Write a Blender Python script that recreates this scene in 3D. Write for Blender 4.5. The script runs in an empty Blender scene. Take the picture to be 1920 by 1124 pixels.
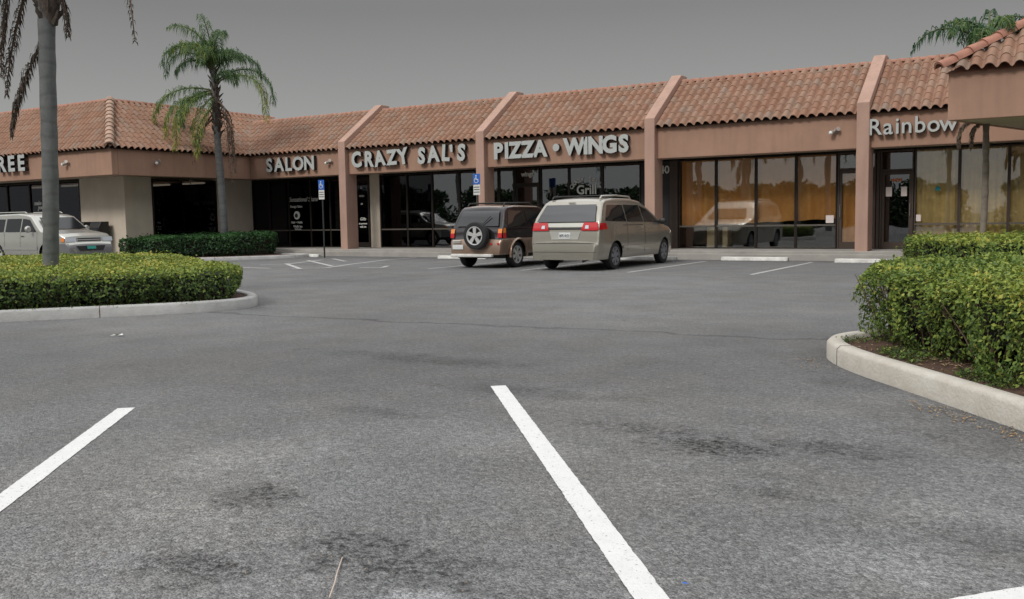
import bpy, bmesh, math, random
import numpy as np
from mathutils import Vector, Matrix
random.seed(7); rng = np.random.default_rng(7)
rad = math.radians
sc = bpy.context.scene
COL = sc.collection

# ---------------------------------------------------------------- camera
CAM_H = 1.3251
yaw, pitch, roll, F = 0.5519, -0.0883, -0.0172, 1745.07
fw = Vector((-math.sin(yaw)*math.cos(pitch), math.cos(yaw)*math.cos(pitch), math.sin(pitch)))
r0 = Vector((math.cos(yaw), math.sin(yaw), 0)); u0 = r0.cross(fw)
rt = r0*math.cos(roll)+u0*math.sin(roll); up = u0*math.cos(roll)-r0*math.sin(roll)
cam_d = bpy.data.cameras.new('camera'); cam = bpy.data.objects.new('camera', cam_d); COL.objects.link(cam)
cam.matrix_world = Matrix(((rt.x, up.x, -fw.x, 0), (rt.y, up.y, -fw.y, 0), (rt.z, up.z, -fw.z, CAM_H), (0, 0, 0, 1)))
cam_d.sensor_width = 36; cam_d.lens = F/1920*36; cam_d.clip_end = 3000; cam_d.clip_start = 0.05
sc.camera = cam

# ---------------------------------------------------------------- sky, sun, exposure
SUN_EL, SUN_AZ = rad(42), rad(189)         # azimuth clockwise from +Y: behind the camera, to the left
wd = bpy.data.worlds.new("World"); sc.world = wd; wd.use_nodes = True
nt = wd.node_tree; N = nt.nodes; L = nt.links; N.clear()
wo = N.new('ShaderNodeOutputWorld'); bg = N.new('ShaderNodeBackground'); L.new(bg.outputs[0], wo.inputs[0])
sky = N.new('ShaderNodeTexSky'); sky.sky_type = 'NISHITA'; sky.sun_disc = False
sky.sun_elevation = SUN_EL; sky.sun_rotation = SUN_AZ; sky.air_density = 1.5; sky.dust_density = 4
hs = N.new('ShaderNodeHueSaturation'); hs.inputs['Saturation'].default_value = 0.12; hs.inputs['Value'].default_value = 1
L.new(sky.outputs[0], hs.inputs['Color'])
tc = N.new('ShaderNodeTexCoord'); sx = N.new('ShaderNodeSeparateXYZ'); L.new(tc.outputs['Generated'], sx.inputs[0])
rp = N.new('ShaderNodeValToRGB'); L.new(sx.outputs['Z'], rp.inputs[0])
rp.color_ramp.elements[0].position = 0.0; rp.color_ramp.elements[0].color = (.33, .333, .322, 1)
rp.color_ramp.elements[1].position = 1.0; rp.color_ramp.elements[1].color = (1, 1, 1.02, 1)
for p, c in ((.10, (.262, .264, .258, 1)), (.21, (.160, .162, .159, 1)), (.29, (.145, .147, .146, 1)), (.38, (.33, .335, .335, 1)), (.6, (.98, .99, 1.0, 1))):
    e = rp.color_ramp.elements.new(p); e.color = c
nz = N.new('ShaderNodeTexNoise'); nz.inputs['Scale'].default_value = 3; nz.inputs['Detail'].default_value = 4
L.new(tc.outputs['Generated'], nz.inputs[0])
mr = N.new('ShaderNodeMapRange'); mr.inputs['To Min'].default_value = .96; mr.inputs['To Max'].default_value = 1.04; L.new(nz.outputs[0], mr.inputs[0])
cl = N.new('ShaderNodeTexNoise'); cl.inputs['Scale'].default_value = 2.2; cl.inputs['Detail'].default_value = 7; cl.inputs['Distortion'].default_value = .6; L.new(tc.outputs['Generated'], cl.inputs[0])
clr = N.new('ShaderNodeMapRange'); clr.inputs['From Min'].default_value = .35; clr.inputs['From Max'].default_value = .65; clr.inputs['To Min'].default_value = .45; clr.inputs['To Max'].default_value = 1.5; L.new(cl.outputs[0], clr.inputs[0])
hi = N.new('ShaderNodeMapRange'); hi.inputs['From Min'].default_value = .28; hi.inputs['From Max'].default_value = .5; L.new(sx.outputs['Z'], hi.inputs[0])
cm = N.new('ShaderNodeMix'); cm.data_type = 'FLOAT'; cm.inputs[2].default_value = 1; L.new(hi.outputs[0], cm.inputs[0]); L.new(clr.outputs[0], cm.inputs[3])
cmul = N.new('ShaderNodeMath'); cmul.operation = 'MULTIPLY'; L.new(cm.outputs[0], cmul.inputs[0]); L.new(mr.outputs[0], cmul.inputs[1])
mg = N.new('ShaderNodeMix'); mg.data_type = 'RGBA'; mg.blend_type = 'MULTIPLY'; mg.inputs[0].default_value = 1
L.new(rp.outputs[0], mg.inputs[6]); L.new(cmul.outputs[0], mg.inputs[7])
sc10 = N.new('ShaderNodeVectorMath'); sc10.operation = 'SCALE'; sc10.inputs['Scale'].default_value = 10
L.new(mg.outputs[2], sc10.inputs[0])
mx = N.new('ShaderNodeMix'); mx.data_type = 'RGBA'; mx.inputs[0].default_value = .93
L.new(hs.outputs[0], mx.inputs[6]); L.new(sc10.outputs[0], mx.inputs[7]); L.new(mx.outputs[2], bg.inputs[0])
bg.inputs[1].default_value = 0.1
sun_d = bpy.data.lights.new('sun', 'SUN'); sun_d.energy = 1.3; sun_d.angle = rad(13); sun_d.color = (1, .95, .88)
sun = bpy.data.objects.new('sun', sun_d); COL.objects.link(sun)
sd = Vector((math.sin(SUN_AZ)*math.cos(SUN_EL), math.cos(SUN_AZ)*math.cos(SUN_EL), math.sin(SUN_EL)))
sun.rotation_euler = sd.to_track_quat('Z', 'Y').to_euler()
sc.view_settings.view_transform = 'Standard'; sc.view_settings.look = 'None'
sc.view_settings.exposure = 0.35; sc.view_settings.gamma = 1
sc.cycles.max_bounces = 8; sc.cycles.transparent_max_bounces = 12
sc.cycles.use_denoising = True

# ---------------------------------------------------------------- helpers
def link(nt, a, b): nt.links.new(a, b)
def mat(name, col, rough=.7, metal=0, var=0, vscale=3, bump=0, bscale=60, spec=.5, coat=0, emit=0, col2=None, detail=6):
    m = bpy.data.materials.new(name); m.use_nodes = True; n = m.node_tree; b = n.nodes['Principled BSDF']
    b.inputs['Base Color'].default_value = (*col, 1); b.inputs['Roughness'].default_value = rough
    b.inputs['Metallic'].default_value = metal; b.inputs['Specular IOR Level'].default_value = spec
    if coat: b.inputs['Coat Weight'].default_value = coat; b.inputs['Coat Roughness'].default_value = .06
    if emit: b.inputs['Emission Color'].default_value = (*col, 1); b.inputs['Emission Strength'].default_value = emit
    if var or col2 or bump: t = n.nodes.new('ShaderNodeTexCoord')
    if var or col2:
        z = n.nodes.new('ShaderNodeTexNoise'); z.inputs['Scale'].default_value = vscale; z.inputs['Detail'].default_value = detail
        z.inputs['Roughness'].default_value = .62
        link(n, t.outputs['Object'], z.inputs[0]); r = n.nodes.new('ShaderNodeValToRGB'); link(n, z.outputs[0], r.inputs[0])
        c2 = col2 or tuple(c*(1-var) for c in col); c1 = tuple(min(1, c*(1+var*.6)) for c in col) if not col2 else col
        r.color_ramp.elements[0].position = .3; r.color_ramp.elements[1].position = .7
        r.color_ramp.elements[0].color = (*c2, 1); r.color_ramp.elements[1].color = (*c1, 1); link(n, r.outputs[0], b.inputs['Base Color'])
    if bump:
        z2 = n.nodes.new('ShaderNodeTexNoise'); z2.inputs['Scale'].default_value = bscale; z2.inputs['Detail'].default_value = 4
        bp = n.nodes.new('ShaderNodeBump'); bp.inputs['Strength'].default_value = bump; bp.inputs['Distance'].default_value = .01
        link(n, t.outputs['Object'], z2.inputs[0]); link(n, z2.outputs[0], bp.inputs['Height']); link(n, bp.outputs[0], b.inputs['Normal'])
    return m

def glass(name, tint, refl=.12, rough=.003, mx_=.85):
    m = bpy.data.materials.new(name); m.use_nodes = True; n = m.node_tree; n.nodes.clear()
    o = n.nodes.new('ShaderNodeOutputMaterial'); mixs = n.nodes.new('ShaderNodeMixShader'); tr = n.nodes.new('ShaderNodeBsdfTransparent')
    g = n.nodes.new('ShaderNodeBsdfGlossy'); g.inputs['Roughness'].default_value = rough; g.inputs['Color'].default_value = (.95, .97, 1, 1)
    tr.inputs[0].default_value = (*tint, 1)
    lw = n.nodes.new('ShaderNodeLayerWeight'); lw.inputs[0].default_value = .35
    mr = n.nodes.new('ShaderNodeMapRange'); mr.inputs['To Min'].default_value = refl; mr.inputs['To Max'].default_value = mx_
    t = n.nodes.new('ShaderNodeTexCoord'); z = n.nodes.new('ShaderNodeTexNoise'); z.inputs['Scale'].default_value = .8
    bp = n.nodes.new('ShaderNodeBump'); bp.inputs['Strength'].default_value = .06; bp.inputs['Distance'].default_value = .05
    link(n, t.outputs['Object'], z.inputs[0]); link(n, z.outputs[0], bp.inputs['Height']); link(n, bp.outputs[0], g.inputs['Normal'])
    link(n, lw.outputs['Fresnel'], mr.inputs[0]); link(n, mr.outputs[0], mixs.inputs[0]); link(n, tr.outputs[0], mixs.inputs[1])
    link(n, g.outputs[0], mixs.inputs[2]); link(n, mixs.outputs[0], o.inputs[0])
    return m

def tag(o, label=None, cat=None, group=None, kind=None):
    if label: o['label'] = label
    if cat: o['category'] = cat
    if group: o['group'] = group
    if kind: o['kind'] = kind
    return o
def thing(name, label, cat, loc=(0, 0, 0), rz=0, group=None):
    o = bpy.data.objects.new(name, None); COL.objects.link(o); o.location = loc; o.rotation_euler = (0, 0, rz)
    o.empty_display_size = .2
    return tag(o, label, cat, group)
def copy_tree(o, parent=None):
    c = o.copy(); COL.objects.link(c); c.parent = parent
    for ch in list(o.children): copy_tree(ch, c)
    return c

class MB:
    def __init__(s): s.v = []; s.f = []; s.m = []; s.uv = None; s.T = None
    def add(s, vs, fs, m=0):
        b = len(s.v)
        if s.T is not None: vs = [s.T @ Vector(v) for v in vs]
        s.v += [tuple(v) for v in vs]; s.f += [tuple(b+i for i in f) for f in fs]; s.m += [m]*len(fs)
    def box(s, x0, x1, y0, y1, z0, z1, m=0):
        s.add([(x0, y0, z0), (x1, y0, z0), (x1, y1, z0), (x0, y1, z0), (x0, y0, z1), (x1, y0, z1), (x1, y1, z1), (x0, y1, z1)],
              [(0, 3, 2, 1), (4, 5, 6, 7), (0, 1, 5, 4), (1, 2, 6, 5), (2, 3, 7, 6), (3, 0, 4, 7)], m); return s
    def prism(s, poly, axis, a, b, m=0):
        # poly: 2D points, extruded along axis from a to b (axis 0: poly in yz, 1: xz, 2: xy)
        def P(p, t): return {0: (t, p[0], p[1]), 1: (p[0], t, p[1]), 2: (p[0], p[1], t)}[axis]
        n = len(poly); s.add([P(p, a) for p in poly]+[P(p, b) for p in poly],
            [tuple(range(n))[::-1], tuple(range(n, 2*n))]+[(i, (i+1) % n, n+(i+1) % n, n+i) for i in range(n)], m); return s
    def tube(s, pts, rs, n=8, m=0, cap=True):
        pts = [Vector(p) for p in pts]; rs = rs if isinstance(rs, (list, tuple)) else [rs]*len(pts); vs = []; fs = []
        for i, p in enumerate(pts):
            d = (pts[min(i+1, len(pts)-1)]-pts[max(i-1, 0)]).normalized()
            a = d.cross(Vector((0, 0, 1)) if abs(d.z) < .9 else Vector((1, 0, 0))).normalized(); b = d.cross(a)
            for k in range(n):
                t = 2*math.pi*k/n; vs.append(p+(a*math.cos(t)+b*math.sin(t))*rs[i])
        for i in range(len(pts)-1):
            for k in range(n): fs.append((i*n+k, i*n+(k+1) % n, (i+1)*n+(k+1) % n, (i+1)*n+k))
        if cap: fs += [tuple(range(n))[::-1], tuple(range((len(pts)-1)*n, len(pts)*n))]
        s.add(vs, fs, m); return s
    def lathe(s, prof, c, axis='x', n=28, m=0, a0=0, cap=True):
        vs = []; fs = []
        for (h, r) in prof:
            for k in range(n):
                t = 2*math.pi*k/n+a0; A, B = r*math.cos(t), r*math.sin(t)
                v = {'x': (h, A, B), 'y': (A, h, B), 'z': (A, B, h)}[axis]; vs.append((v[0]+c[0], v[1]+c[1], v[2]+c[2]))
        for i in range(len(prof)-1):
            for k in range(n): fs.append((i*n+k, i*n+(k+1) % n, (i+1)*n+(k+1) % n, (i+1)*n+k))
        if cap: fs += [tuple(range(n))[::-1], tuple(range((len(prof)-1)*n, len(prof)*n))]
        s.add(vs, fs, m); return s
    def build(s, name, mats, parent=None, smooth=None, bevel=0, merge=False, recalc=True):
        me = bpy.data.meshes.new(name); me.from_pydata(s.v, [], s.f)
        for mm in (mats if isinstance(mats, (list, tuple)) else [mats]): me.materials.append(mm)
        me.polygons.foreach_set('material_index', s.m)
        if s.uv is not None:
            l = me.uv_layers.new(name='uv'); l.data.foreach_set('uv', np.array(s.uv, dtype=np.float32).ravel())
        me.update()
        if merge or recalc:
            bm = bmesh.new(); bm.from_mesh(me)
            if merge: bmesh.ops.remove_doubles(bm, verts=bm.verts, dist=.0008); bmesh.ops.dissolve_degenerate(bm, edges=bm.edges, dist=.0005)
            bmesh.ops.recalc_face_normals(bm, faces=bm.faces); bm.to_mesh(me); bm.free()
        if smooth is not None:
            me.polygons.foreach_set('use_smooth', [True]*len(me.polygons))
            if smooth > 0: me.set_sharp_from_angle(angle=rad(smooth))
        o = bpy.data.objects.new(name, me); COL.objects.link(o); o.parent = parent
        if bevel:
            bv = o.modifiers.new('bevel', 'BEVEL'); bv.width = bevel; bv.segments = 2; bv.limit_method = 'ANGLE'; bv.angle_limit = rad(40)
        return o

# ---------------------------------------------------------------- materials
M = {}
def stucco(name, col, stain=.13):
    m = mat(name, col, .9, var=.10, vscale=1.2, bump=.35, bscale=90, spec=.2)
    n = m.node_tree; b = n.nodes['Principled BSDF']; src = b.inputs['Base Color'].links[0].from_socket
    t = n.nodes.new('ShaderNodeTexCoord'); mp = n.nodes.new('ShaderNodeMapping'); mp.inputs['Scale'].default_value = (3, 3, .35)
    z = n.nodes.new('ShaderNodeTexNoise'); z.inputs['Scale'].default_value = 1.6; z.inputs['Detail'].default_value = 5
    link(n, t.outputs['Object'], mp.inputs[0]); link(n, mp.outputs[0], z.inputs[0])
    mr = n.nodes.new('ShaderNodeMapRange'); mr.inputs['From Min'].default_value = .45; mr.inputs['From Max'].default_value = .75
    mr.inputs['To Min'].default_value = 1; mr.inputs['To Max'].default_value = 1-stain; link(n, z.outputs[0], mr.inputs[0])
    mx = n.nodes.new('ShaderNodeMix'); mx.data_type = 'RGBA'; mx.blend_type = 'MULTIPLY'; mx.inputs[0].default_value = 1
    link(n, src, mx.inputs[6]); link(n, mr.outputs[0], mx.inputs[7]); link(n, mx.outputs[2], b.inputs['Base Color'])
    return m
M['pink'] = stucco('pink_stucco', (.37, .228, .168))
M['pinkcol'] = stucco('pale_pink_stucco', (.44, .29, .232))
M['beige'] = stucco('beige_stucco', (.60, .525, .435), .04)
M['soffit'] = stucco('soffit_plaster', (.50, .42, .33), .05)
M['frame'] = mat('bronze_frame', (.035, .028, .024), .45, .6, var=.15)
M['frame2'] = mat('brown_frame', (.075, .055, .045), .5, .4, var=.15)
M['sillbar'] = mat('sill_bar_bronze', (.13, .115, .10), .5, .4, var=.15)
M['alu'] = mat('worn_aluminium', (.35, .34, .32), .4, .8, var=.15)
M['dark'] = mat('dark_interior', (.035, .033, .035), .9, var=.3, vscale=1)
M['floorin'] = mat('interior_floor', (.10, .09, .085), .6, var=.3, vscale=1)
M['black'] = mat('black_plastic', (.012, .012, .013), .5, bump=.1)
M['letter'] = mat('letter_face', (.44, .46, .45), .45, var=.08, vscale=6)
M['letterside'] = mat('letter_return', (.012, .012, .014), .5)
M['white'] = mat('white_decal', (.62, .62, .6), .6)
M['glass'] = glass('tinted_glass', (.42, .42, .44), .12)
M['glassdark'] = glass('dark_tinted_glass', (.25, .25, .29), .012, mx_=.3)
M['glassclear'] = glass('amber_glass', (.97, .95, .9), .085)
M['concrete'] = mat('walkway_concrete', (.34, .325, .30), .9, var=.22, vscale=1.5, bump=.3, bscale=40)
M['kerb'] = mat('kerb_concrete', (.56, .54, .49), .9, col2=(.43, .39, .335), vscale=3.5, bump=.8, bscale=40, detail=9)
M['kerb2'] = mat('kerb_concrete_grey', (.46, .46, .455), .9, col2=(.33, .33, .325), vscale=3.5, bump=.8, bscale=40, detail=9)
M['stop'] = mat('painted_concrete', (.66, .66, .63), .85, var=.3, vscale=5, bump=.4)
M['curtain'] = mat('amber_curtain', (.85, .48, .18), .85, col2=(.66, .34, .12), vscale=1.5)
M['blind'] = mat('tan_blind', (.85, .70, .38), .8, var=.2, vscale=2)
M['paper'] = mat('paper', (.7, .62, .6), .8)
M['cream'] = mat('cream_panel', (.55, .5, .36), .7, var=.1)
M['lampmetal'] = mat('lamp_metal', (.42, .38, .35), .45, .3)
M['bulb'] = mat('bulb_glass', (.7, .7, .68), .2)
M['ceil'] = mat('ceiling_tube', (1, .85, .5), .5, emit=1.2)
M['redsign'] = mat('red_poster', (.30, .05, .05), .7, var=.3, vscale=12)
M['orange'] = mat('orange_decal', (.6, .16, .03), .7)
M['teal'] = mat('teal_decal', (.02, .22, .24), .7)
M['blue'] = mat('sign_blue', (.02, .12, .48), .5)
M['steel'] = mat('galvanised_post', (.05, .055, .055), .5, .5, var=.2)

def tilemat():
    m = bpy.data.materials.new('clay_tiles'); m.use_nodes = True; n = m.node_tree; b = n.nodes['Principled BSDF']
    uv = n.nodes.new('ShaderNodeUVMap'); uv.uv_map = 'uv'; fl = n.nodes.new('ShaderNodeVectorMath'); fl.operation = 'FLOOR'
    link(n, uv.outputs[0], fl.inputs[0]); wn = n.nodes.new('ShaderNodeTexWhiteNoise'); wn.noise_dimensions = '2D'; link(n, fl.outputs[0], wn.inputs[0])
    r = n.nodes.new('ShaderNodeValToRGB'); link(n, wn.outputs[0], r.inputs[0])
    cs = [(0, (.265, .145, .098)), (.25, (.295, .168, .115)), (.5, (.275, .16, .112)), (.75, (.305, .188, .135)), (.93, (.285, .19, .14)), (1, (.265, .19, .148))]
    r.color_ramp.elements[0].color = (*cs[0][1], 1); r.color_ramp.elements[1].color = (*cs[-1][1], 1)
    for p, c in cs[1:-1]: e = r.color_ramp.elements.new(p); e.color = (*c, 1)
    t = n.nodes.new('ShaderNodeTexCoord'); z = n.nodes.new('ShaderNodeTexNoise'); z.inputs['Scale'].default_value = 1.1; z.inputs['Detail'].default_value = 8
    z.inputs['Roughness'].default_value = .7
    link(n, t.outputs['Object'], z.inputs[0]); mr = n.nodes.new('ShaderNodeMapRange'); mr.inputs['From Min'].default_value = .3; mr.inputs['From Max'].default_value = .7
    mr.inputs['To Min'].default_value = .82; mr.inputs['To Max'].default_value = 1.1; link(n, z.outputs[0], mr.inputs[0])
    mx = n.nodes.new('ShaderNodeMix'); mx.data_type = 'RGBA'; mx.blend_type = 'MULTIPLY'; mx.inputs[0].default_value = 1
    link(n, r.outputs[0], mx.inputs[6]); link(n, mr.outputs[0], mx.inputs[7])
    link(n, mx.outputs[2], b.inputs['Base Color']); b.inputs['Roughness'].default_value = .85; b.inputs['Specular IOR Level'].default_value = .25
    z2 = n.nodes.new('ShaderNodeTexNoise'); z2.inputs['Scale'].default_value = 50; bp = n.nodes.new('ShaderNodeBump'); bp.inputs['Strength'].default_value = .3; bp.inputs['Distance'].default_value = .01
    link(n, t.outputs['Object'], z2.inputs[0]); link(n, z2.outputs[0], bp.inputs['Height']); link(n, bp.outputs[0], b.inputs['Normal'])
    return m
M['tile'] = tilemat()
M['capt'] = mat('hip_cap_tile', (.40, .27, .20), .85, var=.35, vscale=3, bump=.3)
M['capr'] = mat('hip_cap_tile_red', (.36, .17, .12), .85, var=.3, vscale=3, bump=.3)

def leafmat(name, stops, trans=.25, rough=.55):
    m = bpy.data.materials.new(name); m.use_nodes = True; n = m.node_tree; b = n.nodes['Principled BSDF']; out = n.nodes['Material Output']
    a = n.nodes.new('ShaderNodeAttribute'); a.attribute_name = 'tint'; r = n.nodes.new('ShaderNodeValToRGB'); link(n, a.outputs['Fac'], r.inputs[0])
    r.color_ramp.elements[0].color = (*stops[0][1], 1); r.color_ramp.elements[0].position = stops[0][0]
    r.color_ramp.elements[1].color = (*stops[-1][1], 1); r.color_ramp.elements[1].position = stops[-1][0]
    for p, c in stops[1:-1]: e = r.color_ramp.elements.new(p); e.color = (*c, 1)
    link(n, r.outputs[0], b.inputs['Base Color']); b.inputs['Roughness'].default_value = rough; b.inputs['Specular IOR Level'].default_value = .35
    tl = n.nodes.new('ShaderNodeBsdfTranslucent'); link(n, r.outputs[0], tl.inputs[0]); mx = n.nodes.new('ShaderNodeMixShader'); mx.inputs[0].default_value = trans
    link(n, b.outputs[0], mx.inputs[1]); link(n, tl.outputs[0], mx.inputs[2]); link(n, mx.outputs[0], out.inputs[0])
    return m
M['hedgeY'] = leafmat('yellow_green_hedge_leaf', [(0, (.022, .042, .014)), (.3, (.075, .135, .030)), (.58, (.19, .27, .050)), (.85, (.35, .40, .075)), (1, (.52, .46, .10))])  # yellow-green leaf colours, up to yellow new growth
M['hedgeD'] = leafmat('dark_green_hedge_leaf', [(0, (.008, .028, .012)), (.5, (.022, .075, .022)), (1, (.065, .16, .04))])  # dark green leaves of the salon hedge
M['palm'] = leafmat('palm_leaflet', [(0, (.015, .045, .024)), (.45, (.065, .14, .07)), (.8, (.17, .26, .07)), (1, (.36, .34, .07))], .35)
M['dead'] = leafmat('dead_palm_leaflet', [(0, (.05, .042, .036)), (.6, (.13, .10, .08)), (1, (.24, .19, .14))], .2, .8)
M['tree'] = leafmat('tree_leaf', [(0, (.008, .02, .008)), (.5, (.025, .055, .018)), (1, (.07, .12, .03))], .2)
M['twig'] = mat('twig_bark', (.13, .085, .06), .9, var=.3, vscale=20)
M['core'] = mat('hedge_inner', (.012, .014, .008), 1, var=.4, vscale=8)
M['mulch'] = mat('mulch', (.085, .045, .028), 1, var=.5, vscale=14, bump=1, bscale=60)
M['rachis'] = mat('palm_rachis', (.10, .12, .05), .8)

def barkmat(name, c1, c2):
    m = mat(name, c1, .9, col2=c2, vscale=5, bump=.4, bscale=25); n = m.node_tree; b = n.nodes['Principled BSDF']
    t = n.nodes.new('ShaderNodeTexCoord'); w = n.nodes.new('ShaderNodeTexWave'); w.bands_direction = 'Z'; w.inputs['Scale'].default_value = 1.3
    w.inputs['Distortion'].default_value = 2.5; w.inputs['Detail'].default_value = 3; w.inputs['Detail Scale'].default_value = 2
    link(n, t.outputs['Object'], w.inputs[0]); src = b.inputs['Base Color'].links[0].from_socket
    mr = n.nodes.new('ShaderNodeMapRange'); mr.inputs['From Max'].default_value = .25; mr.inputs['To Min'].default_value = .84; link(n, w.outputs[0], mr.inputs[0])
    mx = n.nodes.new('ShaderNodeMix'); mx.data_type = 'RGBA'; mx.blend_type = 'MULTIPLY'; mx.inputs[0].default_value = 1
    link(n, src, mx.inputs[6]); link(n, mr.outputs[0], mx.inputs[7]); link(n, mx.outputs[2], b.inputs['Base Color'])
    return m
M['bark'] = barkmat('grey_palm_bark', (.165, .17, .168), (.10, .108, .11))
M['bark2'] = barkmat('brown_palm_bark', (.27, .23, .19), (.17, .14, .115))
M['boot'] = mat('old_leaf_bases', (.085, .065, .055), .95, var=.5, vscale=14, bump=1, bscale=25)

def asphaltmat():
    m = bpy.data.materials.new('asphalt'); m.use_nodes = True; n = m.node_tree; b = n.nodes['Principled BSDF']; K = n.nodes.new
    t = K('ShaderNodeTexCoord'); obj = t.outputs['Object']
    def noise(s, d=6, r=.6, v=obj):
        z = K('ShaderNodeTexNoise'); z.inputs['Scale'].default_value = s; z.inputs['Detail'].default_value = d; z.inputs['Roughness'].default_value = r
        link(n, v, z.inputs[0]); return z.outputs[0]
    def mrange(a, f0, f1, t0, t1):
        r = K('ShaderNodeMapRange'); r.inputs['From Min'].default_value = f0; r.inputs['From Max'].default_value = f1
        r.inputs['To Min'].default_value = t0; r.inputs['To Max'].default_value = t1; link(n, a, r.inputs[0]); return r.outputs[0]
    def math_(op, a, b_):
        q = K('ShaderNodeMath'); q.operation = op
        for i, x in enumerate((a, b_)):
            if isinstance(x, (int, float)): q.inputs[i].default_value = x
            else: link(n, x, q.inputs[i])
        return q.outputs[0]
    # large tone: palest near the camera, with dimming further on put into the colour
    big = mrange(noise(.22, 5, .55), .3, .7, .84, 1.14)
    med = mrange(noise(1.4, 6, .65), .3, .7, .86, 1.12)
    sep = K('ShaderNodeSeparateXYZ'); link(n, obj, sep.inputs[0])
    dist = math_('ADD', math_('MULTIPLY', sep.outputs[0], -.524), math_('MULTIPLY', sep.outputs[1], .852))
    gf = mrange(math_('ADD', dist, mrange(noise(.4, 3), 0, 1, -1.5, 1.5)), 4.5, 10.5, .85, .30)
    def cells(sc_):
        vv = K('ShaderNodeTexVoronoi'); vv.inputs['Scale'].default_value = sc_; link(n, obj, vv.inputs[0]); se = K('ShaderNodeSeparateColor'); link(n, vv.outputs['Color'], se.inputs[0]); return se.outputs[0], vv.outputs['Distance']
    c1_, d1_ = cells(95); c2_, d2_ = cells(38)
    stones = math_('MULTIPLY', math_('ADD', 1, math_('MULTIPLY', gf, mrange(c1_, 0, 1, -.36, .36))), math_('MULTIPLY', math_('ADD', 1, math_('MULTIPLY', gf, mrange(c2_, 0, 1, -.16, .16))), math_('ADD', 1, math_('MULTIPLY', gf, mrange(noise(30, 6, .85), .36, .64, -.36, .32)))))
    stone2 = mrange(noise(22, 5, .8), .35, .65, .78, 1.2)
    # distance along the view, driving the dimming put into the colour
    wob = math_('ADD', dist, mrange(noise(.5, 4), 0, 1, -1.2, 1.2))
    wear_falloff = mrange(wob, 3.0, 8.5, 1.30, .98)
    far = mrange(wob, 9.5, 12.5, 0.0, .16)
    tone = math_('MULTIPLY', math_('MULTIPLY', big, med), math_('MULTIPLY', math_('ADD', wear_falloff, far), math_('MULTIPLY', stones, stone2)))
    pits = mrange(noise(28, 6, .8), .42, .56, 1.15, .25)
    # worn-through patches and stains, and dark areas under cars and by wheel stops
    for (x, y, rx, ry, s, k) in [(-3.39, 3.1, .24, .24, .62, 1), (-1.75, 5.02, .46, .26, .72, 1), (-2.3, 5.25, .5, .2, .4, 1), (-1.2, 5.3, .5, .2, .4, 1), (-2.3, 2.75, .6, .26, .58, 1), (-2.9, 2.35, .35, .25, .6, 1), (-1.45, 2.6, .4, .18, .55, 1), (-5.3, 7.0, 1.6, .3, .35, 1), (-3.6, 6.0, 1.1, .25, .35, 1), (-1.2, 4.3, .3, .12, .4, 1), (-4.2, 4.9, .6, .15, .3, 1), (-1.1, 5.4, .45, .25, .25, 1), (-2.1, 5.3, .4, .25, .2, 1),
                                 (-4.9, 5.4, .9, .5, .10, 1), (-.3, 4.1, .35, .3, .28, 1), (-.9, 4.0, .3, .2, .2, 1), (-10.9, 10.0, .5, .35, .4, 1), (-1.25, 4.6, .25, .12, .25, 1),
                                 (-.35, 6.3, .9, .9, .34, 1), (-1.3, 7.6, .8, .6, .25, 1), (-1.9, 8.6, .5, .9, .25, 1), (-24, 25.3, 1.5, .5, .5, 1), (-11.2, 22.4, 1.2, 2, .25, 1), (-13.5, 22.3, 1, 1.8, .25, 1),
                                 (-7.5, 25.4, 3.4, .35, .4, 1), (-4.6, 25.3, 2, .4, .4, 1), (-19.5, 25.0, 3.4, .4, .35, 1), (-20.5, 20.7, 1.6, .5, .2, 1),
                                 (-1.9, 2.50, .2, .12, -.9, 0), (-.4, 4.4, .35, .28, -.22, 0), (-4.0, 3.6, .6, .6, -.32, 0), (-.6, 3.6, .45, .3, -.3, 0), (-3.6, 2.8, .5, .3, -.22, 0), (-3.0, 4.6, .8, .5, -.15, 0)]:
        dx = math_('DIVIDE', math_('SUBTRACT', sep.outputs[0], x), rx); dy = math_('DIVIDE', math_('SUBTRACT', sep.outputs[1], y), ry)
        r2 = math_('ADD', math_('MULTIPLY', dx, dx), math_('MULTIPLY', dy, dy))
        rr = math_('ADD', r2, mrange(noise(7 if rx < .7 else 2.5, 5, .7), .25, .75, -1.1, 1.1))
        msk_ = mrange(rr, -.1, .9, 1, 0)
        if s > 0: tone = math_('MULTIPLY', tone, math_('SUBTRACT', 1, math_('MULTIPLY', msk_, math_('MULTIPLY', pits, s*1.15))))
        else: tone = math_('MULTIPLY', tone, math_('SUBTRACT', 1, math_('MULTIPLY', msk_, s)))
    # a meandering crack between two pours
    ln = math_('ADD', math_('ADD', math_('MULTIPLY', sep.outputs[0], -0.062), math_('MULTIPLY', sep.outputs[1], 1.0)), mrange(noise(.7, 5), 0, 1, -.5, .5))
    cr = math_('ABSOLUTE', math_('SUBTRACT', ln, 9.984), 0)
    tone = math_('MULTIPLY', tone, mrange(cr, 0, .07, .58, 1))
    # fine cracks
    vo = K('ShaderNodeTexVoronoi'); vo.feature = 'DISTANCE_TO_EDGE'; vo.inputs['Scale'].default_value = .75
    wv = K('ShaderNodeVectorMath'); wv.operation = 'ADD'; nn = K('ShaderNodeTexNoise'); nn.inputs['Scale'].default_value = 2.5; nn.inputs['Detail'].default_value = 5
    link(n, obj, nn.inputs[0]); sc_ = K('ShaderNodeVectorMath'); sc_.operation = 'SCALE'; sc_.inputs['Scale'].default_value = .7; link(n, nn.outputs['Color'], sc_.inputs[0])
    link(n, obj, wv.inputs[0]); link(n, sc_.outputs[0], wv.inputs[1]); link(n, wv.outputs[0], vo.inputs[0])
    crk = mrange(vo.outputs['Distance'], 0, .006, .75, 1); msk = mrange(noise(.35, 3), .5, .62, 1, 0)
    tone = math_('MULTIPLY', tone, math_('MAXIMUM', crk, msk))
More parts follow.
